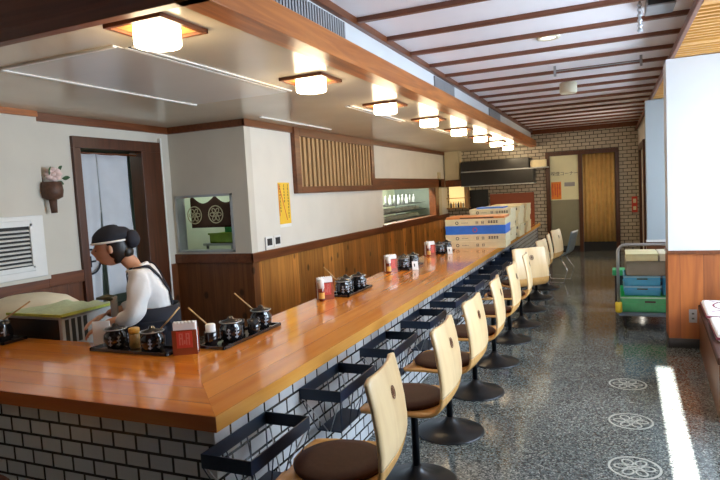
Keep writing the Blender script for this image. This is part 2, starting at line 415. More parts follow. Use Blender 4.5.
bm = bm_new(); box(bm, LX, LX+.04, 3.69, CY-.04, SZ-.075, SZ+.002); struct('trim_6', bm, 'dark_wood', 'dark brown cornice above the curtained doorway', .004)
bm = bm_new(); box(bm, LX+.06, LX+.10, -2, 3.69, SZ-.05, SZ+.04); struct('trim_7', bm, 'beam', 'brown cornice above the grille panel', .004)
# boxed-out white panel with the grille
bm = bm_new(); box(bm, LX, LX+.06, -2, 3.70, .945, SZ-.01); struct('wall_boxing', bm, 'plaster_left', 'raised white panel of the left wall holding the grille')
# soffit (lowered ceiling over the counter)
bm = bm_new(); box(bm, LX-.1, -1.62, 2.15, BY, SZ, SZ+.04); struct('ceiling_soffit', bm, 'soffit', 'glossy beige lowered ceiling over the counter')
bm = bm_new(); box(bm, -1.69, -1.54, 2.055, BY, 2.40, 2.545); struct('trim_8', bm, 'beam', 'long orange-brown edge beam of the lowered ceiling', .004)
bm = bm_new(); box(bm, LX-.1, -1.541, 2.055, 2.115, 2.40, 2.465); box(bm, LX-.1, -1.541, 2.065, 2.115, 2.465, 2.69); struct('trim_9', bm, 'beam_x', 'dark brown near edge beam of the lowered ceiling', .004)
bm = bm_new(); box(bm, -1.75, -1.65, 2.05, BY, 2.5, CZ); box(bm, LX-.1, -1.65, 2.0, 2.09, 2.66, CZ); struct('wall_bulkhead', bm, 'plaster_cool', 'narrow white wall strip above the long beam')
# main ceiling, battens
bm = bm_new(); box(bm, -1.70, .62, -2.2, BY, CZ, CZ+.06); box(bm, LX-.1, -1.70, -2.2, 2.05, CZ, CZ+.06); struct('ceiling', bm, 'ceil', 'white ceiling divided by thin brown battens')
bm = bm_new(); box(bm, -1.66, -1.61, -2.2, BY, CZ-.05, CZ+.002); struct('trim_10', bm, 'dark_wood', 'brown edge batten along the left of the white ceiling', .003)
y = 3.903-.595*6
while y < 13.8:
    bm = bm_new(); box(bm, -1.61, .60, y-.024, y+.024, CZ-.032, CZ+.002)
    struct('trim_batten', bm, 'ceil_beam', None, .003); y += .595
bm = bm_new(); box(bm, .50, .53, -2.2, BY, 2.585, 2.645); struct('trim_11', bm, 'ceil_beam', 'brown edge board between white ceiling and slatted bay', .003)
# slatted bay ceiling
bm = bm_new(); box(bm, .60, .62, -2.2, BY, 2.66, CZ+.02); struct('wall_step', bm, 'ceil')
bm = bm_new()
y = 1.0
while y < 8.75:
    box(bm, .53, 2.0, y, y+.036, 2.59, 2.62)
    y += .092
for yy in (2.9, 4.1, 5.3, 7.2, 8.3): box(bm, .53, 2.0, yy, yy+.09, 2.58, 2.65)
struct('ceiling_slats', bm, 'slat', 'golden wooden slatted ceiling over the window bay')
bm = bm_new(); box(bm, .52, 2.2, -2.2, BY, 2.65, 2.66); struct('ceiling_bay', bm, 'dark_wood')
bm = bm_new(); box(bm, .53, 2.0, -2.2, 1.0, 2.60, 2.65); struct('ceiling_front', bm, 'ceil')
# right side: pillar, second pillar, far wall
bm = bm_new()
box(bm, .462, 2.0, 5.93, 6.22, 0, .86, 1); box(bm, .466, 2.0, 5.934, 6.216, .86, 2.585)
struct('wall_pillar', bm, ['plaster_cool', 'wains_p'], 'white pillar wall over orange-brown boards at the right')
bm = bm_new(); box(bm, .455, 2.0, 5.915, 6.225, .855, .888); struct('trim_12', bm, 'dark_wood', 'cap rail on the right pillar', .003)
bm = bm_new(); box(bm, .455, 2.0, 5.922, 6.225, 0, .085); struct('baseboard_pillar', bm, 'base_black', 'black skirting of the right pillar')
bm = bm_new(); box(bm, .43, 2.0, 8.8, 9.0, 0, .70, 1); box(bm, .44, 2.0, 8.8, 9.0, .70, 2.585); struct('wall_right', bm, [plain('daylight_blue_wall', (.42, .475, .51), .6, .02, 3), 'wains_d'], 'pale wall piece behind the pillar, daylight blue put into its colour')  # the blue tint of the daylight is painted into the wall colour
bm = bm_new(); box(bm, .425, 2.0, 8.785, 8.8, .69, .72); struct('trim_13', bm, 'white_plastic', 'pale ledge line on the rear wall piece')
bm = bm_new(); box(bm, .55, .75, 9.0, BY, 0, 2.70); struct('wall_far_right', bm, 'plaster')
bm = bm_new(); box(bm, .50, .56, 10.9, 11.1, 0, 2.1); box(bm, .50, .56, 12.6, 12.75, 0, 2.1); box(bm, .50, .56, 10.9, 12.75, 2.1, 2.2); struct('trim_14', bm, 'dark_wood_z', 'dark frame on the far right wall')
# outer right wall with window openings
bm = bm_new()
wins = [(2.15, 3.9), (4.1, 5.75), (6.45, 8.55)]
cur = -2.2
for a, b in wins:
    box(bm, 2.0, 2.12, cur, a, 0, 2.74); box(bm, 2.0, 2.12, a, b, 0, .90); box(bm, 2.0, 2.12, a, b, 2.25, 2.74); cur = b
box(bm, 2.0, 2.12, cur, 14.2, 0, 2.74)
struct('wall_window', bm, 'wains_d', 'outer wall of the bay with its windows')
for i, (a, b) in enumerate(wins):
    bm = bm_new()
    for p in ((a, a+.05, .90, 2.25), (b-.05, b, .90, 2.25), ((a+b)/2-.02, (a+b)/2+.02, .90, 2.25)): box(bm, 2.03, 2.08, p[0], p[1], p[2], p[3])
    box(bm, 2.03, 2.08, a, b, 2.2, 2.25); box(bm, 2.03, 2.08, a, b, .90, .915)
    struct('window_%d' % (i+1), bm, 'dark_wood')
# unseen slanted board added outside the windows to cut off sun
bm = bm_new(); prism(bm, [(2.12, 2.45), (3.6, 1.75), (3.6, 1.80), (2.12, 2.50)], -2.4, 14, 0, lambda a, b, h: (a, h, b)); blocker = struct('trim_awning', bm, 'dark_wood')
# wall behind the camera
bm = bm_new()
for a, b, c, d in ((-4.9, .158, 0, 2.82), (.268, 2.2, 0, 2.82), (.158, .268, 2.27, 2.82), (.158, .268, 0, 1.35)): box(bm, a, b, -2.3, -2.15, c, d)
struct('wall_front', bm, 'wains_x')
bm = bm_new(); box(bm, .66, 2.0, 1.92, 2.02, 0, 2.585); struct('wall_vestibule', bm, 'wains_x')  # unseen partition added to keep window light off the near counter face
# back wall
bm = bm_new()
for a, b, c, d in ((WX-.1, -1.33, 0, CZ), (-1.33, .145, 2.22, CZ), (.145, .6, 0, CZ)): box(bm, a, b, BY, BY+.15, c, d)
struct('wall_back', bm, 'brick', 'back wall of cream bricks with dark joints')
bm = bm_new(); box(bm, -1.66, .55, BY-.05, BY+.001, CZ-.10, CZ); struct('trim_15', bm, 'dark_wood')
# back door: frame, pane, curtain
bm = bm_new()
for a, b, c, d in ((-1.35, -1.26, 0, 2.16), (.09, .17, 0, 2.16), (-1.35, .17, 2.16, 2.25), (-.66, -.58, 0, 2.16)): box(bm, a, b, BY-.06, BY+.05, c, d)
d1 = struct('door_1', bm, 'dark_wood_z', 'dark-framed double doorway in the brick back wall')
d1['category'] = 'door'
bm = bm_new(); box(bm, -1.26, -.66, BY-.01, BY+.01, 1.17, 2.16); box(bm, -1.26, -.66, BY-.01, BY+.01, .13, 1.17, 1); box(bm, -1.26, -.66, BY-.012, BY+.012, 0, .13, 2)
finish(bm, 'door_pane', ['door_pane', 'door_low', 'base_black'], d1)
bm = bm_new(); box(bm, -.58, .09, BY+.1, BY+.12, 0, 2.16); finish(bm, 'dark_opening', 'base_black', d1)
text_mesh('喫煙コーナー', .098, 'door_lettering', 'ink', d1, Matrix.Translation((-.955, BY-.013, 1.755)) @ Matrix.Rotation(PI/2, 4, 'X'))
bm = bm_new(); box(bm, -.96, -.74, BY-.014, BY-.01, 1.47, 1.56); p = finish(bm, 'plaque', 'vent_grey', d1)
bm = bm_new(); box(bm, -1.245, -1.03, BY-.016, BY-.0105, 1.19, 1.58)
for k in range(4): box(bm, -1.22+k*.05, -1.20+k*.05, BY-.018, BY-.016, 1.24+.04*(k % 2), 1.54, 1)
tag(finish(bm, 'poster', ['orange_paper', 'red_ink']), 'orange paper notice stuck on the pale pane of the back door', 'poster')
bm = bm_new()
def cur_fn(u, v):
    x = -.575+.66*u; z = .21+1.95*v
    a = u*2*PI*7
    return (x, BY+.03+.03*math.sin(a), z), (0, -1, 0)
sheet(bm, cur_fn, 84, 2, .004)
tag(finish(bm, 'curtain', 'curtain'), 'gold pleated curtain hanging in the right half of the back doorway', 'curtain')
# kitchen shell behind the walls
bm = bm_new(); box(bm, -7.6, -7.5, 3.0, 14, 0, 2.6); box(bm, -7.6, LX-.12, 2.9, 3.0, 0, 2.6); box(bm, -7.6, WX-.12, 13.9, 14, 0, 2.6)
box(bm, -5.2, WX-.12, 8.2, 8.3, 0, 2.6); struct('wall_kitchen', bm, 'kitchen', 'pale greenish kitchen wall seen through the openings')
bm = bm_new(); box(bm, -7.6, LX-.1, 2.9, 14, 2.44, 2.5); struct('ceiling_kitchen', bm, 'kitchen')
bm = bm_new(); box(bm, -5.1, -5.0, 5.6, 13.9, 0, 2.44); struct('wall_kitchen_divider', bm, [plain('pale_kitchen_tiles', (.62, .68, .52), .35, .05, 3)], 'pale tiled kitchen wall behind the pass-through')
# door 2: noren doorway frame
bm = bm_new()
for a, b, c, d in ((4.085, 4.17, 0, 2.14), (4.97, 5.26, 0, 2.14), (4.085, 5.26, 2.14, 2.25)): box(bm, LX-.14, LX+.035, a, b, c, d)
d2 = struct('door_2', bm, 'dark_wood_z', 'dark wooden frame of the curtained kitchen doorway', .003); d2['category'] = 'door'
bm = bm_new(); box(bm, LX+.001, LX+.04, 5.262, 5.285, 0, 2.3); struct('trim_16', bm, 'white_plastic')
# serving window frame
bm = bm_new()
for a, b, c, d in ((-4.665, -4.64, .985, 1.64), (-3.895, -3.87, .985, 1.64), (-4.665, -3.87, 1.615, 1.64), (-4.665, -3.87, .985, 1.005)): box(bm, a, b, CY-.012, CY+.13, c, d)
w = struct('window_6', bm, 'steel', 'metal-framed serving window in the cross wall')
# pass window frame
bm = bm_new()
for a, b, c, d in ((9.4, 13.6, 1.60, 1.80), (12.78, 13.05, .98, 1.6)): box(bm, WX-.12, WX+.035, a, b, c, d)
box(bm, WX-.14, WX+.05, 9.5, 12.95, .955, .99)
w = struct('window_7', bm, 'dark_wood', 'dark wooden frame of the long pass-through to the kitchen', .003)
bm = bm_new(); box(bm, WX-.001, WX+.035, 9.09, 9.4, 1.60, 1.80); struct('trim_17', bm, 'dark_wood')

# ------------------------------------------------------------------ soffit panels and slots
def slot(x, y0, y1, lab):
    bm = bm_new(); box(bm, x-.035, x-.012, y0, y1, SZ-.008, SZ+.001); box(bm, x+.012, x+.035, y0, y1, SZ-.008, SZ+.001); box(bm, x-.012, x+.012, y0, y1, SZ-.003, SZ+.001, 1)
    tag(finish(bm, 'slot_diffuser', ['white_plastic', 'grille_dark']), lab, 'air slot', 'air slots in the lowered ceiling')
slot(-2.43, 2.56, 4.30, 'double white air slot beside the nearest ceiling lamps')
slot(-2.38, 5.40, 7.05, 'double white air slot between the third and fourth ceiling lamps')
slot(-2.34, 8.3, 9.9, 'double white air slot by the fifth and sixth ceiling lamps')
bm = bm_new(); box(bm, -3.40, -2.475, 2.50, 4.32, SZ-.004, SZ+.001)
box(bm, -3.42, -3.395, 2.48, 4.34, SZ-.012, SZ+.001, 1); box(bm, -3.42, -2.47, 2.48, 2.505, SZ-.012, SZ+.001, 1)
tag(finish(bm, 'ceiling_access_panel', ['soffit_white', 'white_plastic']), 'large pale panel with a white edge strip in the lowered ceiling', 'panel')
bm = bm_new(); box(bm, -3.42, -3.395, 5.40, 7.1, SZ-.012, SZ+.001)
tag(finish(bm, 'ceiling_strip', 'white_plastic'), 'thin white strip on the lowered ceiling above the wooden lattice', 'strip')

# ------------------------------------------------------------------ ceiling lamps over counter
ords = ['nearest', 'second', 'third', 'fourth', 'fifth', 'sixth', 'seventh', 'farthest']
lamp_proto = None
LY = [2.355, 3.98, 5.56, 7.09, 8.64, 10.2, 11.7, 13.15]
for k in range(8):
    y = LY[k]
    lab = ('nearest glowing square-framed drum lamp over the counter corner' if k == 0 else
           'glowing drum lamp, farthest of the row, by the brick wall' if k == 7 else
           'glowing drum lamp over the counter, %s from the near end of the row' % ords[k])
    if lamp_proto is None:
        t = thing('ceiling_lamp', lab, 'lamp', (-2.05, y, SZ), 0, 'drum lamps over the counter')
        bm = bm_new(); s = .175
        for a, b, c, d in ((-s, s, -s, -s+.022), (-s, s, s-.022, s), (-s, -s+.022, -s, s), (s-.022, s, -s, s)): box(bm, a, b, c, d, -.022, 0)
        finish(bm, 'frame', 'dark_wood', t)
        bm = bm_new(); box(bm, -s+.022, s-.022, -s+.022, s-.022, -.006, 0); finish(bm, 'back_plate', 'lamp_wood', t)
        bm = bm_new(); lathe(bm, [(.112, -.006), (.114, -.02), (.114, -.088), (.108, -.096)], n=32); finish(bm, 'lamp_shade', 'lamp', t)
        lamp_proto = t
    else: dup(lamp_proto, (-2.05, y, SZ), 0, lab)

# ------------------------------------------------------------------ ceiling-side items
def grille(y0, y1, z0, z1, lab):
    t = thing('wall_vent', lab, 'vent', (-1.65, (y0+y1)/2, z0), 0, 'grey louvred vents over the beam')
    h = (y1-y0)/2; H_ = z1-z0
    bm = bm_new(); box(bm, 0, .006, -h, h, 0, H_); finish(bm, 'backing', 'grille_dark', t)
    bm = bm_new(); n = int((y1-y0)/.035)
    for i in range(n+1): box(bm, .006, .018, -h+i*(2*h-.02)/n, -h+i*(2*h-.02)/n+.02, .004, H_-.004)
    finish(bm, 'louvres', 'vent_grey', t)
grille(2.75, 3.72, 2.55, 2.715, 'large grey louvred vent above the near part of the beam')
grille(5.95, 6.75, 2.55, 2.72, 'grey louvred vent above the middle of the beam')
grille(8.9, 9.8, 2.55, 2.72, 'small grey louvred vent near the far end of the beam')
t = thing('ceiling_speaker', 'white drum-shaped speaker hanging from the battened ceiling', 'speaker', (-.45, 7.6, CZ))
bm = bm_new(); lathe(bm, [(.06, 0), (.06, -.03)]); finish(bm, 'mount', 'white_plastic', t)
bm = bm_new(); lathe(bm, [(.085, -.03), (.10, -.04), (.10, -.15), (.09, -.16)]); finish(bm, 'housing', 'cream', t)
t = thing('downlight', 'small round recessed spotlight in the white ceiling', 'light', (-.46, 5.29, CZ))
bm = bm_new(); lathe(bm, [(.095, 0), (.095, -.012), (.07, -.012), (.06, 0)]); finish(bm, 'ring', 'cream', t)
bm = bm_new(); lathe(bm, [(.06, -.002), (.06, -.006)]); finish(bm, 'lens', emis('downlight_lens', (1, .95, .85), 1.2), t)
t = thing('hanging_sensor', 'thin pale rod with beads hanging from the ceiling by the slats', 'rod', (.205, 4.62, CZ))
bm = bm_new(); tube(bm, [(0, 0, 0), (0, 0, -.21)], .010); finish(bm, 'rod', 'steel', t)
bm = bm_new()
for k in range(6): lathe(bm, [(.012, -.035*k-.02), (.018, -.035*k-.03), (.012, -.035*k-.04)], n=10)
finish(bm, 'beads', 'noren', t)
t = thing('projector_box', 'grey-white ceiling box with dark side beside the hanging rod', 'box', (.335, 4.68, CZ))
bm = bm_new(); box(bm, -.09, .09, -.13, .13, -.07, 0); finish(bm, 'housing', 'vent_grey', t, .006)
bm = bm_new(); box(bm, -.08, .08, -.134, -.13, -.06, -.012); finish(bm, 'front_grille', 'grille_dark', t)
t = thing('track_rail', 'thin grey track rail across the white ceiling with small clips', 'rail', (0, 6.62, CZ-.055))
bm = bm_new(); tube(bm, [(-.52, 0, 0), (.30, 0, 0)], .006); finish(bm, 'rail', 'vent_grey', t)
for x in (-.52, .30):
    bm = bm_new(); box(bm, x-.012, x+.012, -.015, .015, -.05, .055); finish(bm, 'clip', 'vent_grey', t)

# ------------------------------------------------------------------ counter
EX, NY = -1.395, 1.752      # outer edges of the worktop
IX, IY = -2.18, 2.56        # inner edges
TZ = .74; TB = .676; FY = 12.9
t = thing('counter', 'L-shaped counter faced with white tiles with black joints under the orange worktop', 'counter', (0, 0, 0))
bm = bm_new(); x = EX-.05; y = NY+.05
poly = [(x, y), (x, FY-.05), (IX+.04, FY-.05), (IX+.04, IY-.04), (LX+.02, IY-.04), (LX+.02, y)]
prism(bm, [(a, b) for a, b in reversed(poly)], 0.0, TB-.0005); finish(bm, 'tiled_body', 'tile', t)
t = thing('worktop', 'glossy orange-brown wooden L-shaped worktop on the tiled counter', 'worktop', (0, 0, 0))
bm = bm_new()
prism(bm, [(EX, NY), (EX, FY), (IX, FY), (IX, IY)], TB, TZ, 0)
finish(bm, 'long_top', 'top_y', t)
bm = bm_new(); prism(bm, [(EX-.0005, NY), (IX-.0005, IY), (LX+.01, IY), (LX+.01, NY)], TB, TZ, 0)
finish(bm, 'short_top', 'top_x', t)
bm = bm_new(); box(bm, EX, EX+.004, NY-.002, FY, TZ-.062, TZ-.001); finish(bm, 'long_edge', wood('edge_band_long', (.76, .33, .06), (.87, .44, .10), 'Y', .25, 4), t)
bm = bm_new(); box(bm, LX+.01, EX+.004, NY-.004, NY, TZ-.062, TZ-.001); finish(bm, 'short_edge', wood('edge_band_shaded', (.40, .11, .03), (.52, .17, .045), 'X', .25, 4), t)  # darker copy of the long edge wood, shade of the near side painted in

# ------------------------------------------------------------------ stools
def make_stool(lab):
    t = thing('stool', lab, 'stool', (0, 0, 0), 0, 'swivel stools along the counter')
    # floor trumpet and post
    bm = bm_new(); lathe(bm, [(.215, 0), (.217, .006), (.205, .012), (.13, .026), (.07, .048), (.035, .078), (.024, .10)], n=40); finish(bm, 'base', 'gun_metal', t)
    bm = bm_new(); lathe(bm, [(.020, .09), (.020, .41), (.045, .415), (.09, .43), (.09, .438)], n=20); finish(bm, 'post', 'black_metal', t)
    # seat shell : profile in x,z
    prof = [(-.235, .425), (-.225, .437), (-.20, .446), (-.12, .450), (0, .450), (.11, .450), (.16, .457), (.195, .475), (.218, .505), (.228, .55)]
    def shell(prof, wfun, th):
        def fn(u, v):
            s = u*(len(prof)-1); i = min(int(s), len(prof)-2); f = s-i
            a = Vector(prof[i]); b = Vector(prof[i+1]); p = a.lerp(b, f); d = (b-a).normalized()
            w = wfun(u); y = (v-.5)*2*w
            bend = .018*((v-.5)*2)**2
            return (p.x - bend*abs(d.y), y, p.y+bend*.3*abs(d.x)), (-d.y, 0, d.x)
        return fn
    bm = bm_new(); sheet(bm, shell(prof, lambda u: .225*min(1, (max(0, 1-(max(0, .26-u)/.30)**2.2))), .012), 36, 12, .014); finish(bm, 'seat', 'ply_seat', t)
    prof2 = [(.228, .55), (.229, .60), (.222, .68), (.208, .77), (.192, .84), (.184, .875)]
    bm = bm_new(); sheet(bm, shell(prof2, lambda u: .225-.012*u-(.05*max(0, (u-.93)/.07)**2), .012), 30, 12, .014); bk = finish(bm, 'backrest', 'ply', t)
    bm = bm_new(); f = lambda a, b, h: (.2285-.004+h+.0-.0*b, a, .775+b)
    # emblem follows the back's slope
    f = lambda a, b, h: (.208+.0075+.0015+h-.21*b, a, .77+b)
    emblem(bm, .024, .004, f, .0008); finish(bm, 'emblem', 'dark_wood', bk)
    bm = bm_new(); lathe(bm, [(.175, .456), (.186, .462), (.189, .474), (.180, .484), (.13, .490), (.001, .492)], c=(-.022, 0, 0), n=36, cap=True); finish(bm, 'cushion', 'cushion', t)
    return t
stool_spots = [(-1.015, 2.07, .12, 'plywood stool nearest the camera, brown round cushion and close-up backrest'),
 (-.98, 2.86, .03, 'plywood stool second in the row, emblem on its pale backrest'),
 (-.98, 3.56, -.02, 'plywood stool third in the row, post rising from the wide base'),
 (-.98, 4.33, .05, 'plywood stool fourth in the row, backrest seen edge-on'),
 (-.98, 5.13, .0, 'plywood stool fifth in the row, just before the turned one'),
 (-.97, 5.93, .06, 'plywood stool sixth in the row, touching the turned one in view'),
 (-.95, 6.62, -.80, 'plywood stool swivelled so its whole back with emblem faces the aisle'),
 (-.97, 7.45, -.15, 'plywood stool just behind the swivelled one'),
 (-.97, 8.25, .05, 'plywood stool second behind the swivelled one'),
 (-.93, 9.05, -.2, 'darkish plywood stool near the blue-grey chair, farthest of the row')]
st0 = None
for x, y, a, lab in stool_spots:
    if st0 is None: st0 = make_stool(lab); st0.location = (x, y, 0); st0.rotation_euler = (0, 0, a)
    else: dup(st0, (x, y, 0), a, lab)
dup(st0, (-2.34, 1.33, 0), -PI/2, 'shadowed stool at the near short side of the counter, only its brown cushion showing', 'swivel stools along the counter')
# blue-grey chair at the end
t = thing('side_chair', 'blue-grey shell chair on thin bent metal legs beyond the last stool', 'chair', (-.82, 9.75, 0), -.2)
bm = bm_new()
def ch(u, v):
    pr_ = [(-.2, .43), (0, .42), (.15, .43), (.21, .48), (.25, .62), (.29, .80)]
    s = u*5; i = min(int(s), 4); a = Vector(pr_[i]); b = Vector(pr_[i+1]); p = a.lerp(b, s-i); d = (b-a).normalized()
    return (p.x, (v-.5)*.42, p.y), (-d.y, 0, d.x)
sheet(bm, ch, 20, 8, .012); finish(bm, 'seat_shell', 'blue_seat', t)
for sy in (-1, 1):
    bm = bm_new(); tube(bm, [(.08, .14*sy, .42), (.22, .19*sy, .20), (.16, .2*sy, .0), (-.16, .2*sy, .0), (-.2, .19*sy, .2), (-.08, .14*sy, .42)], .009); finish(bm, 'leg', 'chrome', t)

# ------------------------------------------------------------------ baskets under the counter edge
def make_basket():
    t = thing('luggage_basket', '', 'basket', (0, 0, 0), 0, 'baskets under the counter edge')
    X0, X1, L2 = -.0, .225, .225
    bm = bm_new(); z0, z1 = -.055, 0
    for a, b, c, d in ((X0, X0+.006, -L2, L2), (X1-.006, X1, -L2, L2), (X0, X1, -L2, -L2+.006), (X0, X1, L2-.006, L2)): box(bm, a, b, c, d, z0, z1)
    finish(bm, 'rim', 'navy_metal', t)
    zb = -.24; bx0, bx1, bl = .05, .18, .15
    bm = bm_new(); box(bm, bx0, bx1, -bl, bl, zb, zb+.008); finish(bm, 'bottom_plate', 'navy_metal', t)
    for sx, ex in ((X1-.003, bx1), (X0+.003, bx0)):
        for q in (-1, -.33, .33, 1):
            bm = bm_new(); tube(bm, [(sx, q*(L2-.004), z0), (ex, q*(bl-.004), zb)], .0026, 6); finish(bm, 'wire', 'navy_metal', t)
    for sy in (-1, 1):
        for x_ in (X0+.02, X1-.012):
            bm = bm_new(); tube(bm, [(x_, sy*(L2-.003), z0), (.115 + (.006 if x_ > .1 else -.006), sy*(bl-.002), zb)], .003, 6); finish(bm, 'tie_wire', 'steel', t)
    return t
bk0 = make_basket()
blabs = ['navy metal basket under the counter corner, nearest the camera', 'navy metal basket beside the cushion of the nearest stool',
         'navy metal basket seen between second and third stools', 'navy metal basket before the fourth stool', 'navy metal basket before the fifth stool',
         'navy metal basket before the sixth stool', 'navy metal basket before the swivelled stool', 'navy metal basket one past the swivelled stool',
         'navy metal basket two past the swivelled stool', 'navy metal basket at the dark far end of the counter']
for k, lab in enumerate(blabs):
    loc = (EX-.048, 1.935+.765*k, .605)
    if k == 0: bk0.location = loc; bk0['label'] = lab
    else: dup(bk0, loc, 0, lab)

# ------------------------------------------------------------------ condiments
def ladle_pts(): return [(0, 0, .04), (-.05, -.03, .16), (-.09, -.055, .215)]
def make_jar():
    t = thing('condiment_jar', '', 'jar', (0, 0, 0), 0, 'black lidded condiment jars')
    bm = bm_new(); lathe(bm, [(.042, 0), (.056, .012), (.062, .045), (.060, .075), (.048, .092), (.050, .098)], n=28); b = finish(bm, 'body', 'ceramic', t)
    bm = bm_new()
    for a in (-.35, .35, 1.5, 2.6, 3.8, 4.9):
        for dz in (.028, .048, .066):
            w = .012; vs = obox(bm, (.0625*math.cos(a), .0625*math.sin(a), dz), .0015, .020-.006*(dz > .06), .006, a)
        obox(bm, (.063*math.cos(a), .063*math.sin(a), .047), .0015, .005, .055, a)
    finish(bm, 'painted_characters', 'glyph_white', b)
    bm = bm_new(); lathe(bm, [(.054, .098), (.058, .102), (.050, .112), (.018, .118), (.014, .130), (.001, .134)], n=28); finish(bm, 'lid', 'ceramic', t)
    bm = bm_new(); tube(bm, circ3(0, 0, .104, .060), .003, 6, closed=True); finish(bm, 'wire_clasp', 'steel', t)
    return t
def circ3(cx, cy, z, r, n=24): return [(cx+r*math.cos(2*PI*i/n), cy+r*math.sin(2*PI*i/n), z) for i in range(n)]
jar0 = make_jar(); used = [False]
TT = TZ+.012
def jar(x, y, rz, lab, s=1., spoon=None, slab=None):
    if not used[0]: used[0] = True; j = jar0; j.location = (x, y, TT); j.rotation_euler = (0, 0, rz); j['label'] = lab
    else: j = dup(jar0, (x, y, TT), rz, lab)
    if s != 1.: j.scale = (s, s, s)
    if spoon is not None:
        bm = bm_new(); c, s_ = math.cos(spoon), math.sin(spoon)
        tube(bm, [(.045*c, .045*s_, .112), (.10*c, .10*s_, .165), (.155*c, .155*s_, .222)], .0042, 8)
        obox(bm, (.035*c, .035*s_, .113), .03, .022, .008, spoon)
        o = finish(bm, 'wooden_ladle', 'bamboo'); o.location = (x, y, TT+.002); tag(o, slab, 'ladle', 'wooden ladles on the jars')
    return j
def tray(x, y, lx, ly, rz, lab):
    bm = bm_new(); box(bm, -lx/2+.012, lx/2-.012, -ly/2+.012, ly/2-.012, 0, .012)
    for a, b, c, d in ((-lx/2, -lx/2+.014, -ly/2, ly/2), (lx/2-.014, lx/2, -ly/2, ly/2), (-lx/2, lx/2, -ly/2, -ly/2+.014), (-lx/2, lx/2, ly/2-.014, ly/2)): box(bm, a, b, c, d, .003, .022)
    o = finish(bm, 'tray', 'lacquer', None, .002); o.location = (x, y, TZ); o.rotation_euler = (0, 0, rz)
    tag(o, lab, 'tray', 'black trays for the jars'); return o
def napkin(x, y, rz, lab, s=1.):
    t = thing('napkin_stand', lab, 'napkin holder', (x, y, TZ), rz, 'napkin stands on the counter')
    bm = bm_new(); box(bm, -.065, .065, -.035, .035, 0, .006); box(bm, -.065, .065, -.035, -.030, .006, .135); box(bm, -.065, .065, .030, .035, .006, .135); finish(bm, 'holder', 'red_card', t)
    bm = bm_new(); 
    for k in range(5): box(bm, -.058, .058, -.028+k*.0115, -.0185+k*.0115, .008, .172-(.004*(k % 2)))
    for k in range(6): lathe(bm, [(.009, .165), (.010, .176), (.004, .182)], c=(-.048+k*.019, -.02, 0), n=8)
    finish(bm, 'napkins', 'paper', t)
    bm = bm_new(); box(bm, -.042, .042, -.037, -.035, .038, .128); p = finish(bm, 'red_sign', 'bright_red', t)
    bm = bm_new()
    for a, b, c, d in ((-.028, -.022, .055, .118), (.022, .028, .055, .118), (-.014, -.008, .055, .118), (.008, .014, .055, .118), (-.028, -.008, .112, .118), (.008, .028, .112, .118), (-.028, -.008, .088, .094), (.008, .028, .088, .094), (-.004, .004, .06, .08)): box(bm, a, b, -.0385, -.037, c, d)
    finish(bm, 'sign_characters', 'salmon', p)
    return t
def card(x, y, rz, lab):
    t = thing('menu_card', lab, 'card', (x, y, TZ), rz, 'small white cards by the jars')
    bm = bm_new(); obox(bm, (0, 0, .045), .062, .003, .09, 0, -.25); finish(bm, 'card', 'paper', t)
    bm = bm_new(); obox(bm, (-.008, -.0025, .05), .012, .003, .03, 0, -.25); finish(bm, 'print', 'ink', t)
def slim_bottle(x, y, lab, m='soy'):
    t = thing('sauce_bottle', lab, 'bottle', (x, y, TT), 0, 'sauce bottles by the napkin stands')
    bm = bm_new(); lathe(bm, [(.022, 0), (.025, .01), (.025, .09), (.012, .115), (.011, .125)], n=16); finish(bm, 'body', m, t)
    bm = bm_new(); lathe(bm, [(.0255, .02), (.0255, .07)], n=16, cap=False); finish(bm, 'bottle_label', 'amber' if m == 'soy' else 'paper', t)
    bm = bm_new(); lathe(bm, [(.014, .125), (.014, .145), (.008, .15)], n=12); finish(bm, 'cap', 'paper', t)
# corner set
tray(-2.47, 2.465, .56, .15, .0, 'black lacquer tray at the left of the counter corner')
jar(-2.62, 2.465, -.9, 'black lidded jar at the left end of the corner tray', 1.05)
jar(-2.34, 2.455, -.7, 'black lidded jar just left of the red napkin stand', 1.05, spoon=.75, slab='thin wooden ladle leaning towards the red napkin stand')
t = thing('spice_jar', 'small glass spice jar with ochre cap between two black jars', 'jar', (-2.495, 2.48, TT))
bm = bm_new(); lathe(bm, [(.026, 0), (.030, .008), (.030, .075), (.024, .085)], n=20); finish(bm, 'body', 'spice', t)
bm = bm_new(); lathe(bm, [(.029, .083), (.031, .09), (.031, .112), (.026, .116)], n=20); finish(bm, 'cap', 'yellow_cap', t)
napkin(-2.135, 2.485, .50, 'red-signed napkin stand with white napkins at the counter corner')
tray(-2.035, 2.87, .17, .60, .0, 'black lacquer tray right of the corner napkin stand')
t = thing('spoon_cup', 'dark cup holding white napkin and a wooden stick beside the corner napkin stand', 'cup', (-2.08, 2.63, TT))
bm = bm_new(); lathe(bm, [(.030, 0), (.036, .01), (.038, .075), (.036, .077), (.033, .02), (.001, .015)], n=20, cap=False); finish(bm, 'cup', 'lacquer', t)
bm = bm_new(); lathe(bm, [(.028, .03), (.028, .115), (.022, .12)], n=12); finish(bm, 'white_holder', 'paper', t)
bm = bm_new(); tube(bm, [(0, 0, .1), (-.06, -.02, .16), (-.115, -.035, .215)], .0045, 8); finish(bm, 'stick', 'bamboo', t)
jar(-2.03, 2.75, -.8, 'black lidded jar with pale characters nearest on the right corner tray', 1.05)
for x, y, lab in ((-2.075, 2.89, 'black cup between the jars on the right corner tray, left one'), (-1.99, 2.92, 'black cup between the jars on the right corner tray, right one')):
    bm = bm_new(); lathe(bm, [(.030, 0), (.036, .01), (.037, .085), (.034, .085), (.031, .015), (.001, .012)], n=20, cap=False)
    o = finish(bm, 'cup', 'ceramic'); o.location = (x, y, TT); tag(o, lab, 'cup')
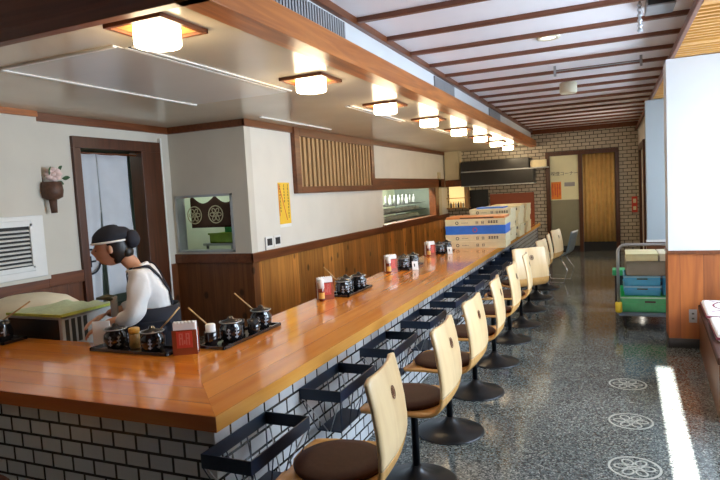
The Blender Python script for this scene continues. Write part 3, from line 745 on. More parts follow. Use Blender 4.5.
jar(-2.035, 3.075, -.9, 'black lidded jar at the far end of the right corner tray', 1.0, spoon=3.6, slab='reddish wooden ladle on the far jar of the corner tray')
# sets along the counter
sets = [(4.10, 'first condiment set past the corner'), (5.60, 'second condiment set past the corner'), (7.02, 'condiment set beside the stacked cartons')]
for k, (y, nm) in enumerate(sets):
    tray(-2.01, y+.30, .19, .50, .0, 'black lacquer tray of the %s' % nm)
    napkin(-2.09, y-.02, .75, 'napkin stand of the %s' % nm)
    slim_bottle(-2.155+.0, y+.105-.0, 'brown sauce bottle with amber label, %s' % nm) if 0 else None
    jar(-2.0, y+.13, -.8, 'black lidded jar next to the napkin stand, %s' % nm, 1.0, spoon=(3.3 if k == 0 else None), slab='pale wooden ladle lying on the jar of the first condiment set past the corner')
    jar(-2.05, y+.29, -.8, 'middle black lidded jar, %s' % nm)
    jar(-1.99, y+.43, -.8, 'far black lidded jar, %s' % nm)
    bm = bm_new()
    t = thing('sauce_bottle', 'slim sauce bottle with amber label by the napkins, %s' % nm, 'bottle', (-2.075, y-.105, TZ), 0, 'slim bottles by the napkin stands')
    lathe(bm, [(.020, 0), (.022, .008), (.022, .10), (.020, .105)], n=16); finish(bm, 'body', 'soy', t)
    bm = bm_new(); lathe(bm, [(.0225, .02), (.0225, .068)], n=16, cap=False); finish(bm, 'bottle_label', 'amber', t)
    bm = bm_new(); lathe(bm, [(.0222, .10), (.0222, .165), (.012, .172)], n=16); finish(bm, 'cap', 'paper', t)
    if k: card(-1.87, y+.12, .55, 'small white card leaning before the jars, %s' % nm)

# ------------------------------------------------------------------ chef side equipment
t = thing('metal_cabinet', 'silver-grey metal kitchen unit with four dark vent slots behind the counter', 'kitchen unit', (-3.45, 2.80, 0))
bm = bm_new(); box(bm, -.25, .25, -.21, .23, 0, .875); finish(bm, 'body', 'grey_paint', t, .006)
bm = bm_new()
for k in range(4): box(bm, .25, .253, -.185+k*.047, -.158+k*.047, .70, .855)
finish(bm, 'vent_slots', 'grille_dark', t)
bm = bm_new(); box(bm, -.24, .225, -.213, -.21, .55, .86); finish(bm, 'dark_front', 'black_panel', t)
bm = bm_new()
def tw(u, v):
    x = -3.69+.50*u; y = 2.58+.45*v
    return (x, y, .890+.008*math.sin(9*u+2)*math.sin(7*v)+.006*math.sin(23*u)), (0, 0, 1)
sheet(bm, tw, 24, 20, .006)
box(bm, -3.69, -3.186, 2.575, 2.588, .880, .896, 1); box(bm, -3.196, -3.184, 2.58, 3.03, .880, .897, 1)
tag(finish(bm, 'towel', ['green_cloth', 'lime_edge']), 'pale green towel with lime edge spread on the metal unit', 'towel')
t = thing('prep_table', 'steel work table by the left wall under the cream tub', 'table', (-4.15, 3.05, 0))
bm = bm_new(); box(bm, -.40, .40, -.42, .42, .66, .70); finish(bm, 'tabletop', 'steel', t)
for a in (-.36, .36):
    for b in (-.38, .38):
        bm = bm_new(); tube(bm, [(a, b, 0), (a, b, .66)], .018); finish(bm, 'leg', 'steel', t)
bm = bm_new(); lathe(bm, [(.30, 0), (.36, .02), (.38, .07), (.36, .12), (.28, .18), (.16, .215), (.001, .225)], n=40)
o = finish(bm, 'covered_tub', 'cream'); o.location = (-4.12, 3.06, .70); o.scale = (1.0, 1, 1); tag(o, 'large rounded cream covered tub at the left behind the counter', 'tub')
t = thing('squeeze_jar', 'dark jar with a wooden ladle at the left frame edge on the counter', 'jar', (-3.55, 2.44, TZ+.012))
bm = bm_new(); lathe(bm, [(.045, 0), (.06, .015), (.064, .06), (.05, .10), (.052, .12), (.02, .13)], n=24); b = finish(bm, 'body', 'ceramic', t)
bm = bm_new(); obox(bm, (.058, -.026, .06), .004, .008, .05, -.45); obox(bm, (.055, -.032, .06), .004, .022, .006, -.45); finish(bm, 'painted_characters', 'glyph_white', b)
bm = bm_new(); tube(bm, [(0, 0, .12), (.08, .05, .18), (.15, .10, .235)], .005, 8); finish(bm, 'ladle', M['bamboo'], t)
tray(-3.62, 2.45, .34, .17, 0, 'black tray at the left edge of the counter')
bm = bm_new(); box(bm, -.05, .05, -.006, .006, 0, .15); obox(bm, (0, .03, .07), .10, .004, .15, 0, .35)
o = finish(bm, 'card_stand', 'paper', None, .002); o.location = (-2.765, 2.50, TZ); o.rotation_euler = (0, 0, .45)
tag(o, 'blank white standing card left of the corner jars', 'card')
# grille unit on the left wall
t = thing('air_conditioner', 'white wall-mounted air unit with dark horizontal louvres at the left', 'air conditioner', (LX+.06, 3.1, .98))
bm = bm_new(); box(bm, 0, .02, -1.2, .56, .0, .54); box(bm, .02, .035, -1.2, .44, .06, .50); finish(bm, 'casing', 'white_plastic', t, .008)
bm = bm_new(); box(bm, .035, .037, -1.1, .40, .10, .45); finish(bm, 'dark_recess', 'grille_dark', t)
for k in range(9):
    bm = bm_new(); obox(bm, (.045, -.35, .125+k*.036), .022, 1.48, .007, 0, 0, .5); finish(bm, 'louvre', 'white_plastic', t)
bm = bm_new(); box(bm, .035, .05, .40, .42, .09, .47); box(bm, .035, .05, -1.1, .42, .45, .47); box(bm, .035, .05, -1.1, .42, .09, .105); finish(bm, 'grille_frame', 'white_plastic', t)
# hanging bamboo vase
t = thing('hanging_vase', 'dark bamboo wall vase holding a pink flower and leaves', 'vase', (LX, 3.76, 1.57))
bm = bm_new(); lathe(bm, [(.045, .08), (.085, .10), (.095, .16), (.085, .235), (.075, .24)], c=(.10, 0, 0), n=20); tube(bm, [(.10, 0, .085), (.10, .005, -.04)], [.035, .026], 12); finish(bm, 'pot', 'basket_brown', t)
bm = bm_new(); tube(bm, [(.03, -.02, .20), (.02, -.05, .36), (.015, -.06, .50)], .008); finish(bm, 'hanger', 'basket_brown', t)
bm = bm_new()
for k in range(9):
    a = k*2*PI/8; r = .04 if k < 8 else 0
    lathe(bm, [(.001, -.02), (.03, -.005), (.034, .012), (.018, .028), (.001, .032)], c=(.11+r*.6*math.cos(a), .02+r*math.cos(a)*.9, .30+r*math.sin(a)), n=10)
finish(bm, 'flower', 'petal', t)
for (dy, dz, l, a) in ((.10, .27, .09, .1), (-.03, .30, .08, 1.3), (.06, .34, .07, .7), (.04, .24, .08, -.3)):
    bm = bm_new()
    def lf(u, v, dy=dy, dz=dz, l=l, a=a):
        w = .02*math.sin(PI*min(1, u*.98+.02)); s = (v-.5)*2*w
        return (.12+s*.4, dy+(u*l*math.cos(a))-s*math.sin(a), dz+u*l*math.sin(a)+s*math.cos(a)), (1, 0, 0)
    sheet(bm, lf, 8, 4, .002); finish(bm, 'leaf', 'leaf', t)
# noren in the doorway
t = thing('door_curtain', 'pale blue-white split door curtain with round emblem in the kitchen doorway', 'curtain', (LX-.04, 4.5, 2.10))
bm = bm_new(); tube(bm, [(0, -.33, 0), (0, .46, 0)], .011); finish(bm, 'rod', 'dark_wood', t)
def panel(y0, y1, zt, zb, seed, flare=0):
    bm = bm_new()
    def fn(u, v):
        y = y0+(y1-y0)*u; z = zt+(zb-zt)*v
        s = (u-.5)*2
        y += flare*max(0, v-.35)*(u)
        return (.018*math.sin(u*9+seed)*(.3+v), y, z), (1, 0, 0)
    sheet(bm, fn, 20, 14, .003); return bm
finish(panel(-.325, -.09, .0, -1.55, 0, -.12), 'left_panel', 'noren', t)
finish(panel(-.085, .33, .0, -1.45, 2, .10), 'right_panel', 'noren', t)
bm = bm_new(); f = lambda a, b, h: (.024+h, -.285+a, -1.07+b); ribbon(bm, circ(0, 0, .12, 32), .02, f, .002); obox(bm, (.026, -.285, -1.07), .002, .13, .02); obox(bm, (.026, -.285, -1.07), .002, .02, .11)
finish(bm, 'round_emblem', 'black_cloth', t)
# kitchen behind the doorway : dark rack + green crates
for z, nm in ((.998, 'lower'), (1.498, 'upper')):
    t = thing('wall_shelf', '%s steel shelf of boxes behind the kitchen doorway curtain' % nm, 'shelf', (-6.2, 5.2, z), 0, 'steel shelves in the kitchen')
    bm = bm_new(); box(bm, -.3, .3, -.6, .6, 0, .03); finish(bm, 'board', 'steel', t)
    for b in (-.55, .55):
        bm = bm_new(); tube(bm, [(0, b, -z+.002), (0, b, 0)], .014); finish(bm, 'support', 'steel', t)
for k, (y, z, m, lab) in enumerate(((4.9, 1.03, 'lime', 'lime box on the kitchen rack, lower'), (5.3, 1.53, 'green', 'green box on the kitchen rack, upper'), (5.5, 1.03, 'green', 'green box on the kitchen rack, right'), (4.85, 1.53, 'cream', 'cream box on the kitchen rack, upper left'))):
    bm = bm_new(); box(bm, -.2, .2, -.15, .15, 0, .2); box(bm, -.21, .21, -.16, .16, .2, .225); o = finish(bm, 'storage_box', m, None, .006); o.location = (-6.2, y, z); tag(o, lab, 'box')
# brown noren and crates behind the serving window
t = thing('brown_curtain', 'short brown half curtain with round knot emblems behind the serving window', 'curtain', (-4.47, 5.9, 1.64))
bm = bm_new(); tube(bm, [(-.62, 0, .03), (.55, 0, .03)], .01); finish(bm, 'rod', 'steel', t)
bm = bm_new()
def bn(u, v):
    x = -.36+.96*u; top = -.01-.09*abs(math.sin((x+.33)/.34*PI))
    return (x, .006*math.sin(u*20), top+(-.40-top)*v), (0, -1, 0)
sheet(bm, bn, 40, 8, .003); pn = finish(bm, 'cloth', 'noren_brown', t)
for cx in (-.30, .02, .35):
    bm = bm_new(); emblem(bm, .105, .012, lambda a, b, h, cx=cx: (cx+a, -.010-h, -.24+b), .002); finish(bm, 'knot_emblem', 'noren_mark', pn)
t = thing('crate_table', 'steel shelf table holding green trays behind the serving window', 'table', (-4.3, 6.35, 0))
bm = bm_new(); box(bm, -.5, .5, -.3, .3, 1.0, 1.03); finish(bm, 'tabletop', 'steel', t)
for a in (-.46, .46):
    for b in (-.26, .26):
        bm = bm_new(); tube(bm, [(a, b, 0), (a, b, 1.0)], .016); finish(bm, 'leg', 'steel', t)
for x, y, z, m, lab in ((-4.46, 6.25, 1.031, 'lime', 'lime green tray seen at the bottom of the serving window'), (-4.28, 6.33, 1.16, 'green', 'green tray stacked on the lime one behind the serving window')):
    bm = bm_new(); 
    for a, b, c, d, e, f_ in ((-.25, .25, -.17, .17, 0, .012), (-.25, -.238, -.17, .17, 0, .12), (.238, .25, -.17, .17, 0, .12), (-.25, .25, -.17, -.158, 0, .12), (-.25, .25, .158, .17, 0, .12), (-.265, .265, -.185, -.17, .105, .128)): box(bm, a, b, c, d, e, f_)
    o = finish(bm, 'tray_crate', m); o.location = (x, y, z); tag(o, lab, 'crate')
# shelves of plates behind the pass window
for z, nm in ((.95, 'lowest'), (1.11, 'middle'), (1.27, 'top')):
    t = thing('plate_shelf', '%s dark-edged kitchen shelf seen through the long pass-through' % nm, 'shelf', (-4.42, 11.4, z), 0, 'shelves behind the pass-through')
    bm = bm_new(); box(bm, -.22, .28, -1.8, 2.3, 0, .014); finish(bm, 'board', 'black_metal', t)
    for b in (-1.2, .3, 1.8):
        bm = bm_new(); box(bm, -.58, -.22, b-.01, b+.01, -.02, .012); finish(bm, 'bracket', 'steel', t)
bm = bm_new(); lathe(bm, [(.05, 0), (.09, .01), (.115, .022), (.117, .026), (.09, .016), (.001, .010)], n=20, cap=False); pm = bpy.data.meshes.new('plate'); 
bmesh.ops.recalc_face_normals(bm, faces=bm.faces); bm.to_mesh(pm); bm.free(); pm.materials.append(M['plate'])
n = 0
for zi, z in enumerate((.964, 1.124)):
    for yi in range(10):
        for kk in range(3):
            o = bpy.data.objects.new('plate', pm); COL.objects.link(o); o.location = (-4.27+.02*math.sin(n), 9.85+yi*.37, z+.001+.029*kk)
            tag(o, 'white plate stacked on the kitchen rack behind the pass-through', 'plate', 'white plates on the kitchen rack'); n += 1
for yi in range(14):
    bm = bm_new(); lathe(bm, [(.03, 0), (.034, .01), (.034, .12), (.014, .16), (.012, .20)], n=12)
    o = finish(bm, 'bottle', 'noren' if yi % 2 else 'steel'); o.location = (-4.33, 9.85+yi*.27, 1.284); tag(o, 'pale bottle on the top shelf behind the pass-through', 'bottle', 'bottles on the top kitchen shelf')

# ------------------------------------------------------------------ wall pieces
t = thing('wooden_lattice', 'dark-framed wooden lattice panel with pale vertical slats on the wall', 'lattice', (WX, 7.77, 1.60))
hy = 1.325
bm = bm_new()
for a, b, c, d in ((-hy, -hy+.13, 0, .83), (hy-.13, hy, 0, .83), (-hy+.13, hy-.13, 0, .085), (-hy+.13, hy-.13, .72, .83)): box(bm, 0, .06, a, b, c, d)
finish(bm, 'frame', 'dark_wood', t, .004)
bm = bm_new(); box(bm, .002, .006, -hy+.12, hy-.12, .08, .73); finish(bm, 'backing', 'noren_brown', t)
for k in range(20):
    yk = -hy+.165+k*(2*hy-.33)/19
    bm = bm_new(); box(bm, .012, .04, yk-.032, yk+.032, .08, .73); finish(bm, 'slat', 'lattice', t)
t = thing('wall_poster', 'tall yellow poster with red and black vertical lettering on the counter wall', 'poster', (WX, 6.20, 1.24))
bm = bm_new(); box(bm, 0, .003, -.135, .135, 0, .50); box(bm, 0, .0028, -.135, .135, -.04, 0, 1); p = finish(bm, 'sheet', ['poster_yellow', 'paper'], t)
bm = bm_new()
for c_, n_ in ((-.095, 9), (.0, 6), (.09, 11)):
    for k in range(n_):
        z = .475-k*.038; s = .026
        box(bm, .003, .004, c_-s/2, c_+s/2, z-.004, z); box(bm, .003, .004, c_-s/2, c_+s/2, z-.022, z-.018); box(bm, .003, .004, c_-.003, c_+.003, z-.026, z+.002)
        if k % 2: box(bm, .003, .004, c_-s/2, c_-s/2+.004, z-.022, z)
finish(bm, 'lettering', 'ink', p)
bm = bm_new(); obox(bm, (.0035, -.03, .25), .001, .012, .44, 0, .35); box(bm, .003, .004, -.13, -.118, .10, .49); finish(bm, 'red_strokes', 'red_ink', p)
t = thing('wall_switch', 'pair of grey switch plates with a conduit on the counter wall', 'switch', (WX, 5.88, .99))
for a in (-.09, .09):
    bm = bm_new(); box(bm, 0, .012, a-.075, a+.075, 0, .13); pl = finish(bm, 'plate', 'white_plastic', t, .003)
    bm = bm_new(); box(bm, .012, .016, a-.05, a+.05, .025, .105); finish(bm, 'switch', 'grille_dark', pl)
bm = bm_new(); tube(bm, [(.008, -.175, .12), (.008, -.175, -.06)], .006); finish(bm, 'conduit', 'vent_grey', t)
# round pale post with clock-like disc at the wall end
bm = bm_new(); box(bm, WX+.0, WX+.035, 13.1, 13.3, .965, 1.95); tag(finish(bm, 'pipe_cover', 'duct', None, .008), 'narrow pale vertical cover strip at the far end of the counter wall', 'cover')

# ------------------------------------------------------------------ back wall area
bm = bm_new(); box(bm, WX+.04, -3.27, BY-.30, BY, 1.75, SZ); struct('wall_duct', bm, 'duct', 'beige boxed duct in the far left corner')
bm = bm_new(); box(bm, WX+.04, -3.0, BY-.32, BY-.28, 1.60, 1.76); struct('trim_18', bm, 'dark_wood')
t = thing('lit_shelf', 'small yellow-lit shelf niche of bottles in the far left corner', 'shelf', (-3.35, BY-.25, 1.10))
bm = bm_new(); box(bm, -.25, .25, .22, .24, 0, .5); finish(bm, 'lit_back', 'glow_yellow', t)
bm = bm_new(); box(bm, -.27, .27, 0, .24, -.02, 0); box(bm, -.27, .27, 0, .24, .22, .235); box(bm, .17, .25, -.01, .22, 0, .5); finish(bm, 'boards', 'lattice', t)
for k in range(6):
    bm = bm_new(); lathe(bm, [(.022, 0), (.026, .01), (.026, .09), (.010, .12), (.010, .15)], n=10)
    o = finish(bm, 'bottle', ('ceramic', 'amber', 'plate')[k % 3]); o.location = (-3.53+k*.06, BY-.18, 1.10); tag(o, 'small bottle in the yellow-lit corner shelf', 'bottle', 'bottles on the lit corner shelf')
t = thing('black_cabinet', 'long black wall cabinet with thin metal edges on the far brick wall', 'cabinet', (-2.42, BY-.012, 1.60))
bm = bm_new(); box(bm, -.80, .74, -.34, 0, .34, .56); finish(bm, 'upper_box', 'black_panel', t, .004)
bm = bm_new(); box(bm, -.80, .84, -.36, 0, 0, .31); finish(bm, 'lower_box', 'black_panel', t, .004)
bm = bm_new(); box(bm, -.80, 1.15, -.37, 0, .312, .335); box(bm, -.80, .86, -.37, 0, -.02, -.002); finish(bm, 'metal_edge', 'steel', t)
bm = bm_new(); box(bm, .76, 1.10, -.25, 0, .335, .50); finish(bm, 'wood_box', 'carton', t, .004)
bm = bm_new(); box(bm, -3.12, -2.66, BY-.05, BY, .7, 1.5); tag(finish(bm, 'dark_screen', 'black_panel', None, .004), 'dark panel on the far wall below the black cabinet', 'panel')
bm = bm_new(); box(bm, -2.62, -1.62, BY-.06, BY-.02, .66, 1.38); box(bm, -2.64, -1.60, BY-.065, BY-.015, .64, .66); tag(finish(bm, 'red_board', 'redboard', None, .004), 'plain red-brown board against the far brick wall behind the cartons', 'board')
# back service shelf under red board
bm = bm_new(); box(bm, -3.6, -1.56, BY-.45, BY-.07, .58, .62); box(bm, -3.6, -1.56, BY-.40, BY-.08, 0, .58); tag(finish(bm, 'side_cabinet', 'black_panel'), 'low black side cabinet at the far wall', 'cabinet')
for x, m, lab, s in ((-1.80, 'blue_bag', 'blue plastic bag beyond the cartons', .13), (-1.62, 'red_bag', 'red plastic bag beyond the cartons', .12)):
    bm = bm_new(); bmesh.ops.create_icosphere(bm, subdivisions=3, radius=1)
    rr = random.Random(3)
    for v in bm.verts:
        n_ = 1+.12*math.sin(9*v.co.x+2)*math.sin(8*v.co.z)+.08*math.sin(17*v.co.y)
        v.co = Vector((v.co.x*s*1.1*n_, v.co.y*s*n_, (max(v.co.z, -.8)+.8)*s*n_))
        if v.co.z > 1.4*s: v.co.z += .05*abs(math.sin(20*v.co.x)); v.co.x *= .7
    o = finish(bm, 'plastic_bag', m, None, 0, True); o.location = (x, 11.9 if m == 'red_bag' else 11.6, TZ+.0); tag(o, lab, 'bag')
# red wall sign, fire box
t = thing('wall_sign', 'small red sign with two pale squares on the far right brick strip', 'sign', (.46, BY, .84))
bm = bm_new(); box(bm, -.055, .055, -.03, 0, 0, .34); finish(bm, 'plate', 'bright_red', t)
bm = bm_new(); box(bm, -.03, .03, -.033, -.03, .05, .13); box(bm, -.03, .03, -.033, -.03, .20, .29); finish(bm, 'pale_squares', 'carton', t)

# ------------------------------------------------------------------ cartons on the counter
def carton(x, y, z, w, d, h, rz, m, lab, grp, marks=1):
    t = thing('carton', lab, 'box', (x, y, z), rz, grp)
    bm = bm_new(); box(bm, -w/2, w/2, -d/2, d/2, 0, h-.001); finish(bm, 'body', m, t, .003)
    bm = bm_new(); box(bm, -w/2-.004, w/2+.004, -d/2-.004, d/2+.004, h*.68, h-.0015)
    bm2 = bm; finish(bm, 'lid', m if m != 'orange_carton' else 'orange_carton', t, .002)
    bm = bm_new()
    if m == 'blue_carton':
        ribbon(bm, circ(0, 0, .028, 20), .008, lambda a, b, hh: (a, -d/2-.004-hh, h*.5+b), .001); finish(bm, 'round_mark', 'red_ink', t)
    else:
        ribbon(bm, circ(0, 0, .018, 16), .008, lambda a, b, hh: (-w*.30+a, -d/2-.004-hh, h*.45+b), .001)
        for k in range(5): box(bm, -w*.22+k*.018, -w*.22+.010+k*.018, -d/2-.005, -d/2-.004, h*.40, h*.48)
        for k in (0, 1):
            ribbon(bm, [(-.013, -.016), (.013, -.016), (.013, .016), (-.013, .016)], .006, lambda a, b, hh, k=k: (.03+k*.075+a, -d/2-.004-hh, h*.45+b), .001)
            box(bm, .018+k*.075, .042+k*.075, -d/2-.005, -d/2-.004, h*.45-.003, h*.45+.003)
        if marks > 1:
            for k in range(4):
                box(bm, w*.22+k*.034, w*.22+.027+k*.034, -d/2-.005, -d/2-.004, h*.40+.014, h*.40+.022); box(bm, w*.22+k*.034, w*.22+.027+k*.034, -d/2-.005, -d/2-.004, h*.40-.004, h*.40+.004); box(bm, w*.22+.010+k*.034, w*.22+.018+k*.034, -d/2-.005, -d/2-.004, h*.40-.008, h*.40+.028)
        finish(bm, 'printed_marks', 'ink', t)
    return t
CW, CD = .80, .60
hs = [(.094, 'carton', 1, 'cream carton at the bottom of the front stack on the counter'), (.094, 'carton', 2, 'cream carton under the blue one in the front stack'),
      (.118, 'blue_carton', 1, 'blue carton with a red round mark in the front stack'), (.088, 'carton', 2, 'cream carton above the blue one in the front stack')]
z = TZ
for h, m, mk, lab in hs:
    carton(-1.70, 8.08, z, CW, .56, h, .045, m, lab, 'cartons of the front stack', mk); z += h
bm = bm_new(); box(bm, -.39, .39, -.27, .27, 0, .028); box(bm, -.2, .25, -.273, -.27, .006, .02, 1); o = finish(bm, 'flat_box', ['orange_carton', 'ink'], None, .003); o.location = (-1.70, 8.08, z+.0005); o.rotation_euler = (0, 0, .045)
tag(o, 'flat orange box lying on top of the front carton stack', 'box')
for sidx, (x, y, n_, nm) in enumerate(((-1.66, 8.95, 5, 'second stack'), (-1.64, 9.75, 5, 'third stack'), (-1.64, 10.6, 5, 'farthest stack'))):
    z = TZ
    for k in range(n_):
        pos = ['lowest', 'second from the bottom', 'middle', 'second from the top', 'topmost'][k]
        carton(x+.012*math.sin(k*2.1), y, z, .60, .56, .098, .03*math.sin(k*1.7), 'carton', 'cream carton, %s of the %s behind the blue one' % (pos, nm), 'cartons of the %s' % nm, 2); z += .098
bm = bm_new(); box(bm, -.2, .2, -.2, .2, 0, .02)
o = finish(bm, 'flat_box', 'blue_carton', None, .003); o.location = (-1.66, 8.95, TZ+.49); tag(o, 'flat blue packet on top of the second carton stack', 'box')

# ------------------------------------------------------------------ trolley
t = thing('trolley', 'steel-handled platform trolley with yellow bumpers beside the pillar', 'trolley', (.36, 7.0, 0))
bm = bm_new(); box(bm, -.31, .31, -.42, .46, .135, .165); finish(bm, 'deck', 'cart_deck', t, .008)
bm = bm_new(); pts = [(-.31, -.40, .16), (-.31, -.40, .80)] + [(-.31+.08*(1-math.cos(a)), -.40, .80+.08*math.sin(a)) for a in (.4, .8, 1.2, PI/2)] + [(.23, -.40, .88)] + [(.23+.08*math.sin(a), -.40, .80+.08*math.cos(a)) for a in (.4, .8, 1.2, PI/2)] + [(.31, -.40, .16)]
tube(bm, pts, .016, 10); finish(bm, 'handle', 'steel', t)
for sx in (-1, 1):
    bm = bm_new(); lathe(bm, [(.026, .17), (.034, .18), (.034, .27), (.026, .28)], c=(sx*.31, -.40, 0), n=14); finish(bm, 'bumper', 'yellow', t)
    for sy in (-.33, .36):
        bm = bm_new(); lathe(bm, [(.052, -.015), (.055, -.01), (.055, .01), (.052, .015)], c=(sx*.25, sy, .055), n=18, axis=(1, 0, 0)); box(bm, sx*.25-.022, sx*.25+.022, sy-.02, sy+.02, .07, .135); finish(bm, 'wheel', 'base_black', t)
def crate(x, y, z, w, d, h, m, lab, ribs=True):
    bm = bm_new(); th = .008
    for a, b, c, e in ((-w/2, -w/2+th, -d/2, d/2), (w/2-th, w/2, -d/2, d/2), (-w/2, w/2, -d/2, -d/2+th), (-w/2, w/2, d/2-th, d/2)): box(bm, a, b, c, e, 0, h)
    box(bm, -w/2, w/2, -d/2, d/2, 0, .008)
    for zz in (h-.02, h*.45):
        for a, b, c, e in ((-w/2-.008, w/2+.008, -d/2-.008, -d/2), (-w/2-.008, w/2+.008, d/2, d/2+.008), (-w/2-.008, -w/2, -d/2, d/2), (w/2, w/2+.008, -d/2, d/2)):
            if zz > h*.5 or ribs: box(bm, a, b, c, e, zz, zz+.014, 1 if zz > h*.6 else 0)
    box(bm, -.05, .05, -d/2-.010, -d/2-.001, h*.62, h*.72, 2)
    o = finish(bm, 'crate', [m, 'mint' if m == 'green' else 'sky_blue', 'ink']); o.location = (x, y, z); tag(o, lab, 'crate')
crate(.35, 7.0, .166, .56, .70, .165, 'green', 'wide green crate at the bottom of the trolley load')
crate(.28, 6.93, .332, .34, .46, .105, 'cyan', 'blue crate standing in the green crate, lower one')
crate(.28, 6.93, .438, .34, .46, .105, 'cyan', 'blue crate stacked on the lower blue crate')
crate(.565, 6.98, .332, .19, .46, .20, 'cyan', 'blue crate at the pillar side of the trolley')
bm = bm_new(); box(bm, -.21, .30, -.29, .29, 0, .15); o = finish(bm, 'grey_tray', plain('grey_brown_bin', (.22, .20, .15), .5, .08, 10), None, .01); o.location = (.335, 6.96, .545); tag(o, 'grey-brown bin above the blue crates on the trolley', 'bin')
for dx, w_, lab in ((-.055, .30, 'pale yellow box on top of the trolley load, wide one'), (.195, .17, 'cream box on top of the trolley load, next to the pillar')):
    bm = bm_new(); box(bm, -w_/2, w_/2, -.22, .22, 0, .075); box(bm, -w_/2-.004, w_/2+.004, -.224, .224, .055, .076)
    o = finish(bm, 'food_box', plain('pale_yellow_box', (.88, .84, .50), .5, .05, 10) if dx < 0 else 'cream', None, .004); o.location = (.335+dx, 6.92, .696); tag(o, lab, 'box')
t = thing('waste_bin', 'black bin with a green lid standing behind the trolley', 'bin', (.07, 7.75, 0))
bm = bm_new(); prism(bm, [(-.05, -.1), (.13, -.1), (.13, .1), (-.05, .1)], 0, .40); finish(bm, 'body', 'base_black', t, .01)
bm = bm_new(); box(bm, -.075, .15, -.12, .12, .401, .47); finish(bm, 'lid', 'green', t, .01)

# ------------------------------------------------------------------ bench at right
t = thing('bench', 'low wooden bench with brown vinyl seat against the right pillar', 'bench', (0, 0, 0))
poly = [(.70, 5.88), (.60, 4.15), (1.15, 4.1), (1.25, 5.88)]
bm = bm_new(); prism(bm, list(reversed(poly)), .0, .36); finish(bm, 'body', 'wains_d', t)
bm = bm_new(); prism(bm, list(reversed([(a-.01, b) for a, b in poly])), .361, .41); finish(bm, 'seat', 'cushion', t, .01)
for k, (cx, cy, lab) in enumerate(((.93, 5.52, 'white fabric cushion with dark red strokes, far end of the bench'), (.90, 4.82, 'white fabric cushion with red edge, near end of the bench'))):
    t = thing('seat_cushion', lab, 'cushion', (cx, cy, .411), -.05, 'cushions on the bench')
    bm = bm_new()
    vs = box(bm, -.24, .24, -.29, .29, 0, .055); finish(bm, 'body', 'seat_fabric', t, .02)
    bm = bm_new(); f = lambda a, b, h: (a, b, .0555+h)
    ribbon(bm, circ(0, .02, .17, 26, .2), .014, f, .001); ribbon(bm, [(-.2, -.22), (-.05, -.10), (.1, -.15), (.2, -.02)], .018, f, .001, closed=False)
    ribbon(bm, [(-.18, .24), (-.06, .1), (.08, .2)], .014, f, .001, closed=False); finish(bm, 'red_strokes', 'maroon', t)
    bm = bm_new(); box(bm, -.246, .246, -.296, .296, .018, .032); finish(bm, 'piping', 'maroon', t)
t = thing('wall_outlet', 'grey outlet plate low on the pillar boards by the bench', 'outlet', (.655, 5.93, .235))
bm = bm_new(); box(bm, -.032, .032, -.008, 0, 0, .12); finish(bm, 'plate', 'vent_grey', t, .002)
bm = bm_new(); box(bm, -.010, .010, -.010, -.008, .03, .045); box(bm, -.010, .010, -.010, -.008, .075, .09); finish(bm, 'sockets', 'ink', t)

# ------------------------------------------------------------------ the cook
def skin_mesh(verts, edges, radii, root=0, sub=2):
    me = bpy.data.meshes.new('tmp'); me.from_pydata([Vector(v) for v in verts], edges, []); o = bpy.data.objects.new('tmp', me); COL.objects.link(o)
    m = o.modifiers.new('s', 'SKIN'); m.use_smooth_shade = True
    sv = me.skin_vertices[0].data if me.skin_vertices else None
    if sv is None:
        b = bmesh.new(); b.from_mesh(me); b.verts.layers.skin.verify(); b.to_mesh(me); b.free(); sv = me.skin_vertices[0].data
    for i, r in enumerate(radii):
        sv[i].radius = r if isinstance(r, tuple) else (r, r); sv[i].use_root = (i == root)
    s = o.modifiers.new('u', 'SUBSURF'); s.levels = sub; s.render_levels = sub
    bpy.context.view_layer.update(); dg = bpy.context.evaluated_depsgraph_get()
    out = bpy.data.meshes.new_from_object(o.evaluated_get(dg)); bpy.data.objects.remove(o)
    return out
def to_bm(bm, me):
    bm.from_mesh(me)
def remeshed(bm, name, mat, parent, vox=.008, smooth=6):
    me = bpy.data.meshes.new(name); bm.to_mesh(me); bm.free()
    o = bpy.data.objects.new('tmp', me); COL.objects.link(o)
    r = o.modifiers.new('r', 'REMESH'); r.mode = 'VOXEL'; r.voxel_size = vox; r.use_smooth_shade = True
    s = o.modifiers.new('s', 'SMOOTH'); s.iterations = smooth; s.factor = .5
    bpy.context.view_layer.update(); dg = bpy.context.evaluated_depsgraph_get()
    out = bpy.data.meshes.new_from_object(o.evaluated_get(dg)); bpy.data.objects.remove(o); out.name = name
    for p in out.polygons: p.use_smooth = True
    out.materials.clear(); out.materials.append(M[mat])
    ob = bpy.data.objects.new(name, out); COL.objects.link(ob); ob.parent = parent
    return ob
HC = Vector((.255, 0, 1.312))           # head centre, local x = facing
ang = math.atan2(-.56, -.83)
fx = Vector((-.83, -.56, 0)).normalized(); hw = Vector((-2.84, 2.70, 0))
org = hw - fx*HC.x; 
cook = thing('person', 'cook in white shirt, black apron straps and black cap bending forward behind the counter', 'person', (org.x, org.y, 0), ang)
hip = Vector((.04, 0, .82)); neck = Vector((.12, 0, 1.175))
shL, shR = Vector((.075, .15, 1.115)), Vector((.085, -.15, 1.115))
elL, elR = Vector((.11, .215, .90)), Vector((.16, -.21, .90))
wrL, wrR = Vector((.30, .15, .86)), Vector((.34, -.08, .88))
